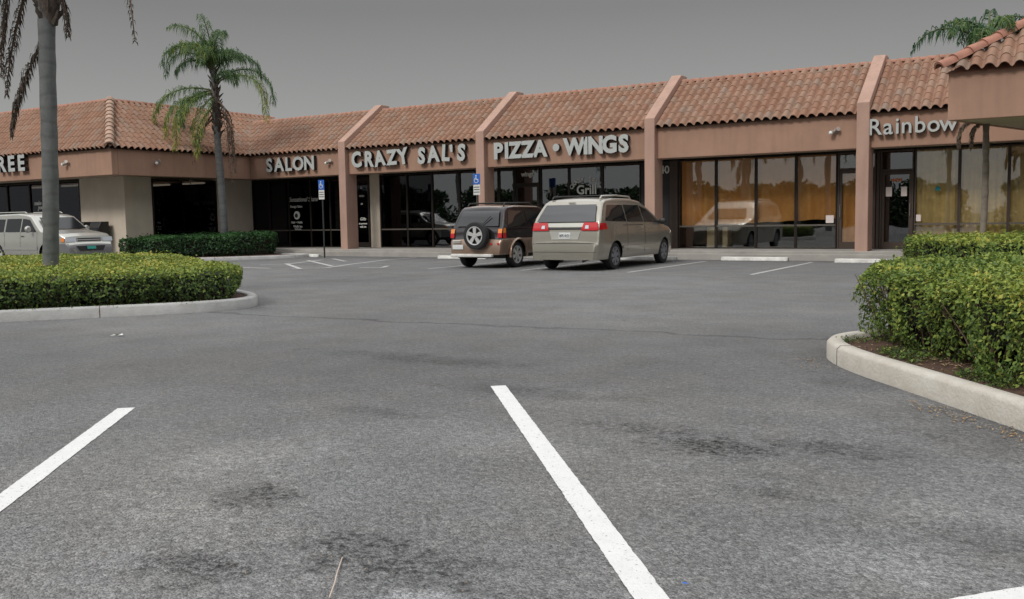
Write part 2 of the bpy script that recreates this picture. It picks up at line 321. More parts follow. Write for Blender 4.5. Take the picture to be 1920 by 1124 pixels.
    warm = K('ShaderNodeMix'); warm.data_type = 'RGBA'; link(n, mrange(noise(.6, 4), .35, .65, 0, 1), warm.inputs[0])
    warm.inputs[6].default_value = (.174, .177, .182, 1); warm.inputs[7].default_value = (.178, .176, .171, 1)
    mx = K('ShaderNodeVectorMath'); mx.operation = 'SCALE'; link(n, warm.outputs[2], mx.inputs[0]); link(n, tone, mx.inputs['Scale'])
    link(n, mx.outputs[0], b.inputs['Base Color']); b.inputs['Roughness'].default_value = .88; b.inputs['Specular IOR Level'].default_value = .25
    bp = K('ShaderNodeBump'); bp.inputs['Strength'].default_value = .9; bp.inputs['Distance'].default_value = .012
    hh = math_('ADD', math_('MULTIPLY', math_('SUBTRACT', 1, d1_), 1.2), math_('MULTIPLY', noise(9, 4), 2)); link(n, hh, bp.inputs['Height']); link(n, bp.outputs[0], b.inputs['Normal'])
    return m
M['asphalt'] = asphaltmat()
def paintmat(name, col, wear_falloff):
    m = mat(name, col, .75, var=.06, vscale=10, bump=.4, bscale=110); n = m.node_tree; b = n.nodes['Principled BSDF']; src = b.inputs['Base Color'].links[0].from_socket
    t = n.nodes.new('ShaderNodeTexCoord'); z = n.nodes.new('ShaderNodeTexNoise'); z.inputs['Scale'].default_value = 45; z.inputs['Detail'].default_value = 8; z.inputs['Roughness'].default_value = .75
    link(n, t.outputs['Object'], z.inputs[0]); mr = n.nodes.new('ShaderNodeMapRange'); mr.inputs['From Min'].default_value = wear_falloff; mr.inputs['From Max'].default_value = wear_falloff+.04
    link(n, z.outputs[0], mr.inputs[0]); mx = n.nodes.new('ShaderNodeMix'); mx.data_type = 'RGBA'; link(n, mr.outputs[0], mx.inputs[0]); link(n, src, mx.inputs[6])
    mx.inputs[7].default_value = (.2, .2, .2, 1); link(n, mx.outputs[2], b.inputs['Base Color']); return m
M['paint'] = paintmat('white_line_paint', (.70, .705, .70), .595)
M['paintdim'] = paintmat('dimmed_worn_paint', (.50, .50, .485), .53)  # far lines: the scene's dimming put into the colour, plus heavier flaking
M['soil'] = mat('far_ground', (.10, .11, .06), 1, var=.4, vscale=.4)

# ---------------------------------------------------------------- ground
g = MB(); g.add([(-700, -700, -.02), (700, -700, -.02), (700, 700, -.02), (-700, 700, -.02)], [(0, 1, 2, 3)])
tag(g.build('ground', M['soil']), kind='structure')
g = MB(); g.add([(-75, -40, 0), (45, -40, 0), (45, 60, 0), (-75, 60, 0)], [(0, 1, 2, 3)])
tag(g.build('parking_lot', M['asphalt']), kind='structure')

FF = F
def gz(x, y, z=0):
    d = rt*((x-960)/FF) - up*((y-562)/FF) + fw; t = (z-CAM_H)/d.z
    return Vector((d.x*t, d.y*t, z))
# painted markings (ground coordinates in metres)
def strip(mb, p, q, w=.1, z=.004):
    p, q = Vector((p[0], p[1], 0)), Vector((q[0], q[1], 0)); d = (q-p).normalized(); s = Vector((-d.y, d.x, 0))*w/2; e = Vector((0, 0, z))
    k = max(1, int((q-p).length/.035)); vs = []; fs = []; j = lambda: s*random.gauss(0, .022)
    for i in range(k+1):
        c = p+(q-p)*i/k; vs += [c+s+j()+e, c-s+j()+e]
    for i in range(k): fs.append((2*i, 2*i+1, 2*i+3, 2*i+2))
    mb.add(vs, fs)
phi = .6927; dv = Vector((-math.sin(phi), math.cos(phi), 0)); nv = Vector((math.cos(phi), math.sin(phi), 0))
o1 = Vector((-3.95, 6.07, 0)); lines = [(o1+nv*.06, o1+nv*.06-dv*5.2)]
o2 = o1-nv*2.673+dv*-.25; lines.append((o2, o2-dv*5.2))
o3 = o1+nv*2.733+dv*.3
for i, (a, b) in enumerate(lines):
    mb = MB(); strip(mb, a, b, .121); tag(mb.build('stall_line', M['paint'], recalc=False), kind='structure')
mb = MB(); strip(mb, (-.98, 2.58), (1.4, 5.32), .11, .0045); tag(mb.build('stall_line', M['paint'], recalc=False), kind='structure')
for x in (-14.75, -11.9, -9.0, -6.1, -3.2):
    mb = MB(); strip(mb, (x, 19.75), (x, 25.0), .1); tag(mb.build('stall_line', M['paintdim'], recalc=False), kind='structure')
mb = MB()
px = [[(454, 502), (505, 503.5)], [(488, 497.5), (540.6, 495.6)], [(540.6, 495.6), (603, 488)], [(536, 495), (563, 504.7)], [(548, 504.7), (612.5, 502.8)], [(612.5, 502.8), (660, 496)],
      [(660, 496), (725, 488)], [(725, 488), (780, 484)], [(576.5, 489), (623, 500)], [(624.5, 486), (648, 491)], [(673.6, 502.8), (715.5, 502.8)], [(715.5, 502.8), (728, 499.5)]]
for i, (a, b) in enumerate(px): strip(mb, gz(*a), gz(*b), .13, .004+.0006*i)
tag(mb.build('access_aisle_marking', M['paintdim'], recalc=False), kind='structure')

# walkway in front of the shops, step edge and kerb
g = MB(); g.box(-29.8, 12, 26.1, 27.9, -.05, .25); g.box(-29.8, 12, 25.93, 26.1, -.05, .17)
tag(g.build('walkway', M['concrete'], bevel=.015), kind='structure')
g = MB(); g.box(-48, -29.8, 20.2, 21.75, -.05, .2); tag(g.build('walkway', M['concrete'], bevel=.015), kind='structure')

def island(name, pts, h, kw, soilmat, kmat, soil_h):
    n = len(pts); P = [Vector((p[0], p[1], 0)) for p in pts]; inn = []
    for i in range(n):
        a = (P[i]-P[i-1]).normalized(); b = (P[(i+1) % n]-P[i]).normalized(); t = (a+b).normalized(); inn.append(P[i]+Vector((-t.y, t.x, 0))*kw)
    mb = MB(); vs = []
    rows = [(P, -.05, 0), (P, h-.03, 0), (P, h, .03), (inn, h, -.02), (inn, h-.02, 0), (inn, soil_h-.05, 0)]
    for R, z, ins in rows:
        for i in range(n):
            d = (inn[i]-P[i]).normalized(); v = R[i]+d*ins; vs.append((v.x, v.y, z))
    fs = [(k*n+i, k*n+(i+1) % n, (k+1)*n+(i+1) % n, (k+1)*n+i) for k in range(len(rows)-1) for i in range(n)]
    mb.add(vs, fs); k = mb.build(name+'kerb', kmat, smooth=50); tag(k, kind='structure')
    acc = 1.2; jm = MB()
    for i in range(n):
        acc += (P[i]-P[i-1]).length
        if acc > 2.6:
            acc = 0; d = (inn[i]-P[i]).normalized(); t = Vector((-d.y, d.x, 0))*.006; o3 = -d*.002
            pr3 = [(P[i]+o3, 0), (P[i]+o3, h-.028), (P[i]+d*.03, h+.0025), (inn[i], h+.0025)]; vs = []
            for q, z in pr3: vs += [(q.x-t.x, q.y-t.y, z), (q.x+t.x, q.y+t.y, z)]
            jm.add(vs, [(2*a, 2*a+1, 2*a+3, 2*a+2) for a in range(3)])
    tag(jm.build('kerb_joint', M['twig'], recalc=False), kind='structure')
    mb = MB(); mb.add([(v.x, v.y, soil_h) for v in inn], [tuple(range(n))]); s = mb.build('soil', soilmat); tag(s, kind='structure')
    return inn
def smooth_poly(pts, it=2):
    P = [Vector((p[0], p[1], 0)) for p in pts]
    for _ in range(it):
        Q = []
        for i in range(len(P)):
            a, b = P[i], P[(i+1) % len(P)]; Q += [a*.75+b*.25, a*.25+b*.75]
        P = Q
    return [(p.x, p.y) for p in P]
# left island: near edge, round tip, far edge
ilp = smooth_poly([(-18.6, .3), (-13.5, 6.25), (-11.7, 8.35), (-10.83, 9.62), (-11.15, 10.6), (-12.9, 11.45), (-19.5, 15.6), (-28, 3)], 3)
island('', ilp, .16, .16, M['mulch'], M['kerb2'], .12)
irp = smooth_poly([(.55, 5.15), (3.2, 2.6), (6, 5), (2.5, 12.0), (-.6, 10.9), (-1.7, 9.75), (-2.1, 8.95), (-1.75, 8.1), (-.9, 7.05)], 3)
island('', irp, .17, .15, M['mulch'], M['kerb'], .12)
ir2 = smooth_poly([(-3.5, 17.6), (4, 17.6), (4, 23.8), (-3.5, 23.8)], 2)
island('', ir2, .15, .15, M['mulch'], M['kerb'], .12)
ip2 = smooth_poly([(-29.7, 19.6), (-26.6, 20.6), (-23.8, 24.3), (-24.3, 25.7), (-29.7, 25.9)], 2)
island('', ip2, .12, .15, M['mulch'], M['kerb2'], .1)

# ---------------------------------------------------------------- foliage
def leaves_mesh(name, P, Nn, tint, size, mtl, parent, aspect=.5, sizevar=.5, down=None):
    n = len(P); Nn = Nn/np.linalg.norm(Nn, axis=1, keepdims=True)
    R = rng.normal(size=(n, 3)); A = np.cross(Nn, R); A /= np.linalg.norm(A, axis=1, keepdims=True); B = np.cross(Nn, A)
    s = size*(1+rng.uniform(-sizevar, sizevar, n))[:, None]
    V = np.stack([P-A*s, P+B*s*aspect+Nn*s*.18, P+A*s, P-B*s*aspect+Nn*s*.18], 1).reshape(-1, 3)
    me = bpy.data.meshes.new(name); me.vertices.add(4*n); me.vertices.foreach_set('co', V.astype(np.float32).ravel())
    me.loops.add(4*n); me.loops.foreach_set('vertex_index', np.arange(4*n, dtype=np.int32))
    me.polygons.add(n); me.polygons.foreach_set('loop_start', np.arange(0, 4*n, 4, dtype=np.int32)); me.polygons.foreach_set('loop_total', np.full(n, 4, dtype=np.int32))
    at = me.attributes.new('tint', 'FLOAT', 'FACE'); at.data.foreach_set('value', tint.astype(np.float32))
    me.materials.append(mtl); me.update(); o = bpy.data.objects.new(name, me); COL.objects.link(o); o.parent = parent; return o

def fbm(P, f, seed=0):
    r = np.random.default_rng(seed); out = np.zeros(len(P)); amp = 1
    for k in range(4):
        for _ in range(3):
            d = r.normal(size=3); d /= np.linalg.norm(d); out += amp*np.sin(P@d*f*2*np.pi+r.uniform(0, 6.28))/3
        f *= 2.1; amp *= .55
    return out

def hedge(label, poly, h, z0, dens_side, dens_top, size, mtl, top_bias, seed, lump=.07, round_r=.16, group=None, bare=.0, name='hedge', htop=None, flare=0, side_light=0):
    root = thing(name, label, 'hedge', (poly[0][0], poly[0][1], z0), group=group); off = np.array([poly[0][0], poly[0][1], z0])
    Q = np.array(poly, float); n = len(Q); E = np.roll(Q, -1, 0)-Q; Ls = np.linalg.norm(E, axis=1); per = Ls.sum(); nrm = np.stack([E[:, 1], -E[:, 0]], 1)/Ls[:, None]
    area = .5*abs(np.sum(Q[:, 0]*np.roll(Q[:, 1], -1)-np.roll(Q[:, 0], -1)*Q[:, 1]))
    def dist(P2):
        D = np.full(len(P2), 1e9)
        for i in range(n):
            t = np.clip(((P2-Q[i])@E[i])/Ls[i]**2, 0, 1)[:, None]; D = np.minimum(D, np.linalg.norm(P2-(Q[i]+t*E[i]), axis=1))
        return D
    hf = htop or (lambda P2: np.full(len(P2), float(h)))
    # sides
    ns = int(per*h*dens_side); i = rng.choice(n, ns, p=Ls/per); t = rng.uniform(0, 1, ns)[:, None]; b = Q[i]+E[i]*t
    zz = rng.uniform(0.0, 1, ns); zz = bare+(1-bare)*zz
    keep = rng.uniform(0, 1, ns) < np.clip((zz-.02)/.2+.35, 0, 1); i = i[keep]; b = b[keep]; zz = zz[keep]; hh = hf(b); zz = zz*hh
    zr = np.clip((zz-(hh-round_r))/round_r, 0, 1); inset = round_r*(1-np.sqrt(np.clip(1-zr**2, 0, 1)))*.9
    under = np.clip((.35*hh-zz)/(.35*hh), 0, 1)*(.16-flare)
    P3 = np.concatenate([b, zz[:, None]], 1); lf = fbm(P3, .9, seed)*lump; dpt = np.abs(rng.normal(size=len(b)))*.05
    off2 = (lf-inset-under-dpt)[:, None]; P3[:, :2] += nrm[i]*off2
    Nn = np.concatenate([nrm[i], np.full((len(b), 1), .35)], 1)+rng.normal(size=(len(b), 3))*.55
    tint = .30+side_light+.26*(zz/hh)+rng.normal(size=len(b))*.17+fbm(P3, .5, seed+3)*.10-dpt*1.2+top_bias*np.clip(zr, 0, 1)*.5
    # top
    nt_ = int(area*dens_top*1.6); lo, hi = Q.min(0), Q.max(0); C = rng.uniform(lo, hi, (nt_*4, 2))
    x, y = C[:, 0], C[:, 1]; ins = np.zeros(len(C), bool)
    for k in range(n):
        x1, y1 = Q[k]; x2, y2 = Q[(k+1) % n]; c = ((y1 > y) != (y2 > y)) & (x < (x2-x1)*(y-y1)/(y2-y1+1e-12)+x1); ins ^= c
    C = C[ins][:nt_//1]; dd = dist(C); hh2 = hf(C); e = np.clip(1-dd/round_r, 0, 1)
    T3 = np.concatenate([C, hh2[:, None]], 1); T3[:, 2] += fbm(T3, .8, seed+1)*lump*.6-round_r*(1-np.sqrt(np.clip(1-e**2, 0, 1)))*.7-np.abs(rng.normal(size=len(C)))*.035
    spr = (rng.uniform(size=len(C)) < .05) & (fbm(T3, 1.7, seed+9) > .2); T3[spr, 2] += rng.uniform(.02, .11, spr.sum())
    Nt = np.concatenate([np.zeros((len(C), 2)), np.ones((len(C), 1))], 1)+rng.normal(size=(len(C), 3))*.6
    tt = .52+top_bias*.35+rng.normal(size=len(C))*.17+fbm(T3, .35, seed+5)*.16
    P = np.concatenate([P3, T3])-off
    P[:, 2] += z0
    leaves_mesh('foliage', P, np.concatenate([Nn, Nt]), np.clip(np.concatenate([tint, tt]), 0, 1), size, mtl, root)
    # inner mass + stems
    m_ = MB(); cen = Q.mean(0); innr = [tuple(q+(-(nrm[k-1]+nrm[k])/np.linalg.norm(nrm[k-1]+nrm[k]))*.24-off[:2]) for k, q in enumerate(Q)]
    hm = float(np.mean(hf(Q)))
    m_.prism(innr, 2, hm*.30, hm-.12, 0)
    for k in range(int(per*26)):
        j = rng.choice(n, p=Ls/per); q = Q[j]+E[j]*rng.uniform()-nrm[j]*rng.uniform(.2, .42)-off[:2]; a = Vector((q[0], q[1], -.02)); 
        o_ = nrm[j]*rng.uniform(.0, .26); tdir = E[j]/Ls[j]*rng.normal()*.22
        m_.tube([a, a+Vector((o_[0]*.3+tdir[0]*.4, o_[1]*.3+tdir[1]*.4, hm*.35)), a+Vector((o_[0]+tdir[0], o_[1]+tdir[1], hm*rng.uniform(.6, .9)))], [.009, .006, .003], 5, 1, False)
    m_.build('stems', [M['core'], M['twig']], root, recalc=False)
    return root

def inset_poly(poly, d):
    P = [Vector((p[0], p[1], 0)) for p in poly]; out = []
    for i in range(len(P)):
        a = (P[i]-P[i-1]).normalized(); b = (P[(i+1) % len(P)]-P[i]).normalized(); t = (a+b).normalized(); q = P[i]+Vector((-t.y, t.x, 0))*d; out.append((q.x, q.y))
    return out
hedge('long low clipped hedge with yellow tips around the near grey palm trunk', inset_poly(smooth_poly([(-18.4, .8), (-13.5, 6.6), (-11.85, 8.55), (-10.98, 9.6), (-11.25, 10.45), (-13.1, 11.3), (-19.5, 15.2), (-26, 4)], 2), .05), .52, .12, 1900, 700, .026, M['hedgeY'], .55, 11, lump=.09, side_light=-.13)
hedge('big clipped hedge overhanging the curved cream kerb with bare twigs below', inset_poly(smooth_poly([(.75, 5.65), (3.0, 3.2), (5, 5), (2.2, 11.8), (-.7, 10.9), (-1.75, 9.95), (-1.93, 9.2), (-1.45, 8.4), (-.65, 7.25)], 2), .06), .72, .12, 3200, 2300, .0185, M['hedgeY'], .34, 23, lump=.15, round_r=.24, bare=.03, flare=.10, side_light=.10)
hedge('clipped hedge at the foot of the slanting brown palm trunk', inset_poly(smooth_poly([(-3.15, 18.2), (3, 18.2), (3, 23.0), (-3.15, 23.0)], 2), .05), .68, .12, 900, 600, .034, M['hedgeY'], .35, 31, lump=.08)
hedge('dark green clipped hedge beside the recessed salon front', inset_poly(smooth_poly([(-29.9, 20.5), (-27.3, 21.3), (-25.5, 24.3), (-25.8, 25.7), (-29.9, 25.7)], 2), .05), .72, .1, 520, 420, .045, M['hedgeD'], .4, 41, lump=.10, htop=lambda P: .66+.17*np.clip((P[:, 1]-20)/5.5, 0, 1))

# ---------------------------------------------------------------- palms
def frond_pts(p0, az, el, Ln, droop, n=14, side=0):
    pts = [Vector(p0)]; a = el
    for k in range(n):
        t = k/(n-1); d = Vector((math.cos(az)*math.cos(a), math.sin(az)*math.cos(a), math.sin(a))); pts.append(pts[-1]+d*Ln/n); a = max(a-droop/n*(.5+1.1*t), -1.5); az += side/n
    return pts
def make_palm(label, base, top_z, r_base, r_top, fronds, lean=(0, 0), boots=None, bark='bark', crown_z=None, group=None, leaflet=.42, tapertop=True, lw=.03):
    root = thing('palm_tree', label, 'palm tree', base, group=group); H = top_z-base[2]
    n = 26; pts = []; rs = []
    for k in range(n+1):
        t = k/n; pts.append((lean[0]*t+.03*math.sin(t*5), lean[1]*t+.03*math.cos(t*4), H*t)); rs.append((r_base*1.12 if t < .04 else r_base)*(1-t)+r_top*t+.006*math.sin(k*2.3))
    MB().tube(pts, rs, 16).build('trunk', M[bark], root, smooth=60)
    T = Vector(pts[-1])
    if boots:
        b = MB(); z0, z1 = boots; nb = int((z1-z0)*26)
        q = [(lean[0]*(z/H), lean[1]*(z/H), z) for z in np.linspace(z0, z1, 8)]; b.tube(q, [r_top*1.0, r_top*1.2, r_top*1.35, r_top*1.35, r_top*1.25, r_top*1.1, r_top*.85, r_top*.5], 12)
        for k in range(nb):
            z = z0+(z1-z0)*k/nb; a = k*2.4; c = Vector((lean[0]*z/H, lean[1]*z/H, z)); o = Vector((math.cos(a), math.sin(a), 0)); rr = r_top*1.2
            b.tube([c+o*rr*.7, c+o*(rr+.05)+Vector((0, 0, .1)), c+o*(rr+random.uniform(.07, .16))+Vector((0, 0, .2))], [.05, .035, .012], 5)
        b.build('leaf_bases', M['boot'], root, smooth=60)
    for kind in ('g', 'd'):
        Pv, fv, tv = [], [], []; rc = MB()
        for fr in fronds:
            if fr.get('kind', 'g') != kind: continue
            p0 = T+Vector(fr.get('off', (0, 0, 0))); pts = frond_pts(p0, fr['az'], fr['el'], fr['len'], fr['droop'], side=fr.get('side', 0))
            rc.tube(pts, [.028*(1-k/len(pts))+.006 for k in range(len(pts))], 4, 0, False)
            ll = fr.get('ll', leaflet); tb = fr.get('tint', .45); N_ = fr.get('n', 120)
            for k in range(N_):
                t = .12+.88*(k+.5)/N_; s = t*(len(pts)-1); i = min(int(s), len(pts)-2); p = pts[i].lerp(pts[i+1], s-i); ax = (pts[i+1]-pts[i]).normalized()
                sd_ = 1 if k % 2 else -1; side = ax.cross(Vector((0, 0, 1)));
                if side.length < .1: side = Vector((random.gauss(0, 1), random.gauss(0, 1), 0))
                side.normalize(); pl = (.55+.6*math.sin(math.pi*min(1, t*1.05)))*ll*random.uniform(.75, 1.2)
                d1 = (side*sd_*random.uniform(.3, 1)+ax*random.uniform(.1, .7)+Vector((0, 0, random.uniform(-.5, .5)))).normalized()
                mid = p+d1*pl*.4; end = mid+(d1*.35+Vector((random.gauss(0, .12), random.gauss(0, .12), -1))).normalized()*pl*.62
                w = Vector((random.gauss(0, 1), random.gauss(0, 1), random.gauss(0, .5))).normalized()*lw*.5; b0 = len(Pv)
                Pv += [p-w*.5, p+w*.5, mid+w, mid-w, end]; fv += [(b0, b0+1, b0+2, b0+3), (b0+3, b0+2, b0+4)]
                tt = tb+random.gauss(0, .13)+fr.get('tipy', 0)*t; tv += [tt, tt]
        if not Pv: continue
        me = bpy.data.meshes.new('crown'); me.from_pydata([tuple(v) for v in Pv], [], fv); at = me.attributes.new('tint', 'FLOAT', 'FACE')
        at.data.foreach_set('value', np.clip(np.array(tv, dtype=np.float32), 0, 1)); me.materials.append(M['palm' if kind == 'g' else 'dead']); me.update()
        o = bpy.data.objects.new('crown' if kind == 'g' else 'dead_fronds', me); COL.objects.link(o); o.parent = root
        rc.build('stalks', M['rachis'] if kind == 'g' else M['twig'], o, recalc=False)
    return root
IMR = math.atan2(rt.y, rt.x)      # azimuth of "to the right as seen from the lot entrance"
R_, L_ = IMR, IMR+math.pi; AW, TW = IMR+math.pi/2, IMR-math.pi/2
# palm by the salon
f2 = []; random.seed(21)
def fr(az, el, ln, dr, **k): d = dict(az=az, el=el, len=ln, droop=dr); d.update(k); return d
f2 += [fr(L_+.3, 1.15, 3.0, 2.9, tint=.35), fr(L_-.2, .95, 3.1, 2.7, tint=.3), fr(L_+.1, 1.35, 2.6, 2.6, tint=.55), fr(R_+.2, .85, 2.7, 2.6, tint=.3), fr(R_-.3, 1.25, 1.8, 2.6, tint=.35),
       fr(AW, 1.2, 2.6, 2.6, tint=.3), fr(TW, 1.1, 2.4, 2.9, tint=.45), fr(TW+.6, 1.45, 2.6, 2.2, tint=.35), fr(L_+.6, 1.5, 2.9, 2.0, tint=.4), fr(AW+.5, 1.45, 2.6, 2.2),
       fr(TW-.5, 1.3, 2.3, 2.6, tint=.5), fr(R_+.8, 1.35, 2.2, 2.7, tint=.3), fr(L_, .75, 2.0, 2.2, tint=.25), fr(TW, 1.5, 2.7, 1.4, tint=.4, n=90),
       # lower skirt
       fr(L_+.1, .25, 3.6, 2.1, off=(0, 0, -.75), tint=.35, tipy=.45, n=150), fr(L_-.5, .1, 3.4, 2.1, off=(0, 0, -.8), tint=.35, tipy=.4, n=150), fr(L_+.6, .0, 3.2, 1.9, off=(0, 0, -.9), tint=.3, tipy=.6, n=150),
       fr(TW-.6, -.2, 3.6, 1.9, off=(0, 0, -.8), tint=.35, tipy=.6, n=160), fr(TW-.25, -.5, 3.3, 1.6, off=(0, 0, -.9), tint=.4, tipy=.55, n=150), fr(L_+.3, -.2, 2.4, 1.8, off=(0, 0, -.7), tint=.3, n=120),
       fr(R_+.15, .75, 3.6, 2.9, off=(0, 0, -.5), tint=.32, tipy=.1, n=140), fr(R_-.25, .55, 3.9, 3.2, off=(0, 0, -.55), tint=.33, tipy=.55, n=150), fr(R_-.5, .6, 1.6, 2.2, off=(0, 0, -.3), tint=.3)]
for d_ in f2: d_['n'] = int(d_.get('n', 120)*1.7); d_['ll'] = .50; d_['tint'] = d_.get('tint', .45)+.20; d_['tipy'] = d_.get('tipy', 0)*.7; d_['len'] *= .87
for k in range(6):
    f2.append(fr(R_+random.uniform(-.6, .4), -.35, 2.2+.3*(k % 3), 5.5, off=(0, 0, -1.1-.12*k), kind='d', tint=.4+.1*random.random(), n=80, ll=.2))
for k in range(3):
    f2.append(fr(L_+random.uniform(-.4, .4), -.7, 2.2+.3*k, 1.6, off=(0, 0, -1.3-.2*k), kind='d', tint=.4, n=150, ll=.26))
make_palm('slender palm with drooping green and brown fronds by the salon corner', (-27.75, 24.35, .1), 6.95, .155, .105, f2, lean=(-.05, -.05), boots=(4.4, 6.95), lw=.026)
# near palm: only the trunk and hanging fronds are in the picture
f1 = [fr(i*.7+.3, 1.2-.12*(i % 4), 3.2, 2.6, tint=.4) for i in range(9)]
lx, ly = math.cos(L_), math.sin(L_)
f1 += [fr(L_+.1, -1.0, 1.95, .45, off=(0, 0, -1.4), kind='d', tint=.35, n=330, ll=.24), fr(L_+.1, -1.25, 2.5, .3, off=(lx*.36, ly*.36, .2), kind='d', tint=.3, n=300, ll=.22), fr(L_-.2, -1.15, 2.0, .3, off=(lx*.3, ly*.3, -.6), kind='d', tint=.3, n=200, ll=.2),
       fr(R_, -1.3, .9, .3, off=(-lx*.12, -ly*.12, -.7), kind='d', tint=.3, n=120, ll=.2), fr(R_-.1, .55, 2.75, 4.4, off=(0, 0, -.30), kind='d', tint=.3, n=130, ll=.16), fr(L_+.2, .2, 1.3, 2.4, off=(0, 0, -.5), tint=.1, n=160, ll=.28)]
make_palm('near thick grey palm trunk rising out of the long yellow-tipped hedge', (-14.9, 9.26, .12), 6.0, .125, .135, f1, lean=(.31, .19), boots=(4.5, 6.4), lw=.022)
# palm behind the right roof
f3 = [fr(L_-.1, .75, 1.75, 2.0, tint=.25, n=110, ll=.34), fr(L_+.4, 1.1, 1.4, 2.6, tint=.5, n=140), fr(TW, 1.2, 1.2, 2.6, tint=.6, n=140), fr(TW+.5, .9, 1.3, 2.6, tint=.6, n=140), fr(TW-.6, .8, 1.3, 2.6, tint=.6, n=140), fr(R_, .8, 1.8, 2.2, tint=.3),
      fr(R_+.3, 1.2, 1.5, 2.2, tint=.3, n=60), fr(AW, 1.1, 1.5, 2.3, tint=.4), fr(L_+.8, .7, 1.3, 2.8, tint=.5, n=140), fr(AW-.5, 1.4, 1.3, 1.6, tint=.35, n=50), fr(L_-.6, 1.3, 1.4, 2.6, tint=.55, n=130)]
f3 += [fr(L_, .1, .95, 2.6, off=(0, 0, -1.45), kind='d', tint=.9, n=260, ll=.12), fr(L_+.4, -.1, .8, 2.6, off=(0, 0, -1.5), kind='d', tint=.9, n=220, ll=.10), fr(R_, .9, 2.0, 2.6, kind='d', tint=.6, n=80, ll=.25)]
make_palm('slanting brown palm trunk with its crown showing over the roof', (-1.82, 21.4, .12), 4.6, .066, .06, f3, lean=(.06, .1), bark='bark2', leaflet=.3, lw=.03)

# ---------------------------------------------------------------- shopping plaza
YF, YW, XB = 26.43, 27.83, -29.85
ZB, ZE, ZR = 3.0, 3.93, 5.5
plaza = thing('shopping_plaza', 'long pink stucco shop row with red barrel-tiled roof and sloping fins', 'building', (-15, 26, 0))
Tp = Matrix.Translation((15, -26, 0))
def part(mb, name, mats, parent=plaza, **k):
    mb.v = [(v[0]+15, v[1]-26, v[2]) for v in mb.v]; return mb.build(name, mats, parent, **k)
# fascia boxes (hollow overhang): main, left wing front, left wing side
m = MB(); m.box(-28.43, 9, YF, YF+.25, ZB, ZE); part(m, 'fascia', M['pink'], bevel=.02)
m = MB(); m.box(-52, -28.4, 20.2, 20.45, ZB, ZE); m.box(-28.65, -28.4, 20.45, 26.427, ZB, ZE); part(m, 'fascia', M['pink'], bevel=.02)
m = MB(); m.box(-28.65, 9, YF+.25, YW+.3, ZB+.05, ZB+.15); m.box(-52, -28.65, 20.45, 28.2, ZB+.05, ZB+.15); part(m, 'soffit', M['soffit'])
# walls
m = MB(); m.box(XB, XB-.2, 21.68, 22.86, .0, 3.05); m.box(XB, XB-.2, 25.88, YW, .0, 3.05); m.box(XB, XB-.2, 22.86, 25.88, .0, .45); part(m, 'side_wall', M['beige'], bevel=.01)
m = MB(); m.box(-32.5, XB-.2, 21.68, 21.88, 0, 3.05); part(m, 'front_wall', M['beige'], bevel=.01); m = MB(); m.box(-52, -40.2, 21.68, 21.88, 0, 3.05); part(m, 'front_wall', M['beige'], bevel=.01)
m = MB(); m.box(-23.43, -22.97, YW-.05, YW+.25, .25, 3.05); part(m, 'pilaster', M['beige'], bevel=.01)
m = MB(); m.box(-52, 12, 40, 40.2, 0, 5.0); m.box(-52, -51.8, 21.9, 40, 0, 4.2); m.box(11.8, 12, 27.9, 40, 0, 4.2); part(m, 'back_wall', M['beige'])
m = MB(); m.box(-52, -33, 24.2, 40, 4.85, 5.0); m.box(-33, 12, 28.6, 40, 4.85, 5.0); part(m, 'flat_roof', M['concrete'])
# interior shell
m = MB(); m.box(-52, 12, 33, 33.1, .2, 3.1); m.box(-50, XB-.2, 21.9, 33, .2, .24); m.box(XB, 12, YW+.06, 33, .2, .246); part(m, 'interior', M['dark'])
for x in (-24.4, -17.7, -11.6, -5.35): 
    m = MB(); m.box(x-.05, x+.05, YW+.12, 33, .25, 3.04); part(m, 'partition', M['dark'])
m = MB(); m.box(-52, 12, YW+.32, 33, 3.0, 3.04); part(m, 'ceiling', M['dark'])
# ceiling tubes in the corner shop
for (x, y) in [(-32.0, 24), (-32.0, 26.6), (-34.2, 24), (-34.2, 26.6), (-36.5, 24), (-36.5, 26.6), (-38.8, 24), (-38.8, 26.6)]:
    m = MB(); m.box(x-.6, x+.6, y-.09, y+.09, 2.93, 3.0); part(m, 'ceiling_light', M['ceil'])
# fins with columns
S, X0 = 6.1016, -23.5821
for i in range(6):
    x = X0+S*i
    if i == 4: continue
    m = MB(); m.prism([(26.22, .0), (26.22, 4.2), (28.42, 5.72), (28.9, 5.72), (28.9, 4.0), (26.85, 3.0), (26.85, .0)], 0, x, x+.33); part(m, 'fin_column', M['pinkcol'], bevel=.02)
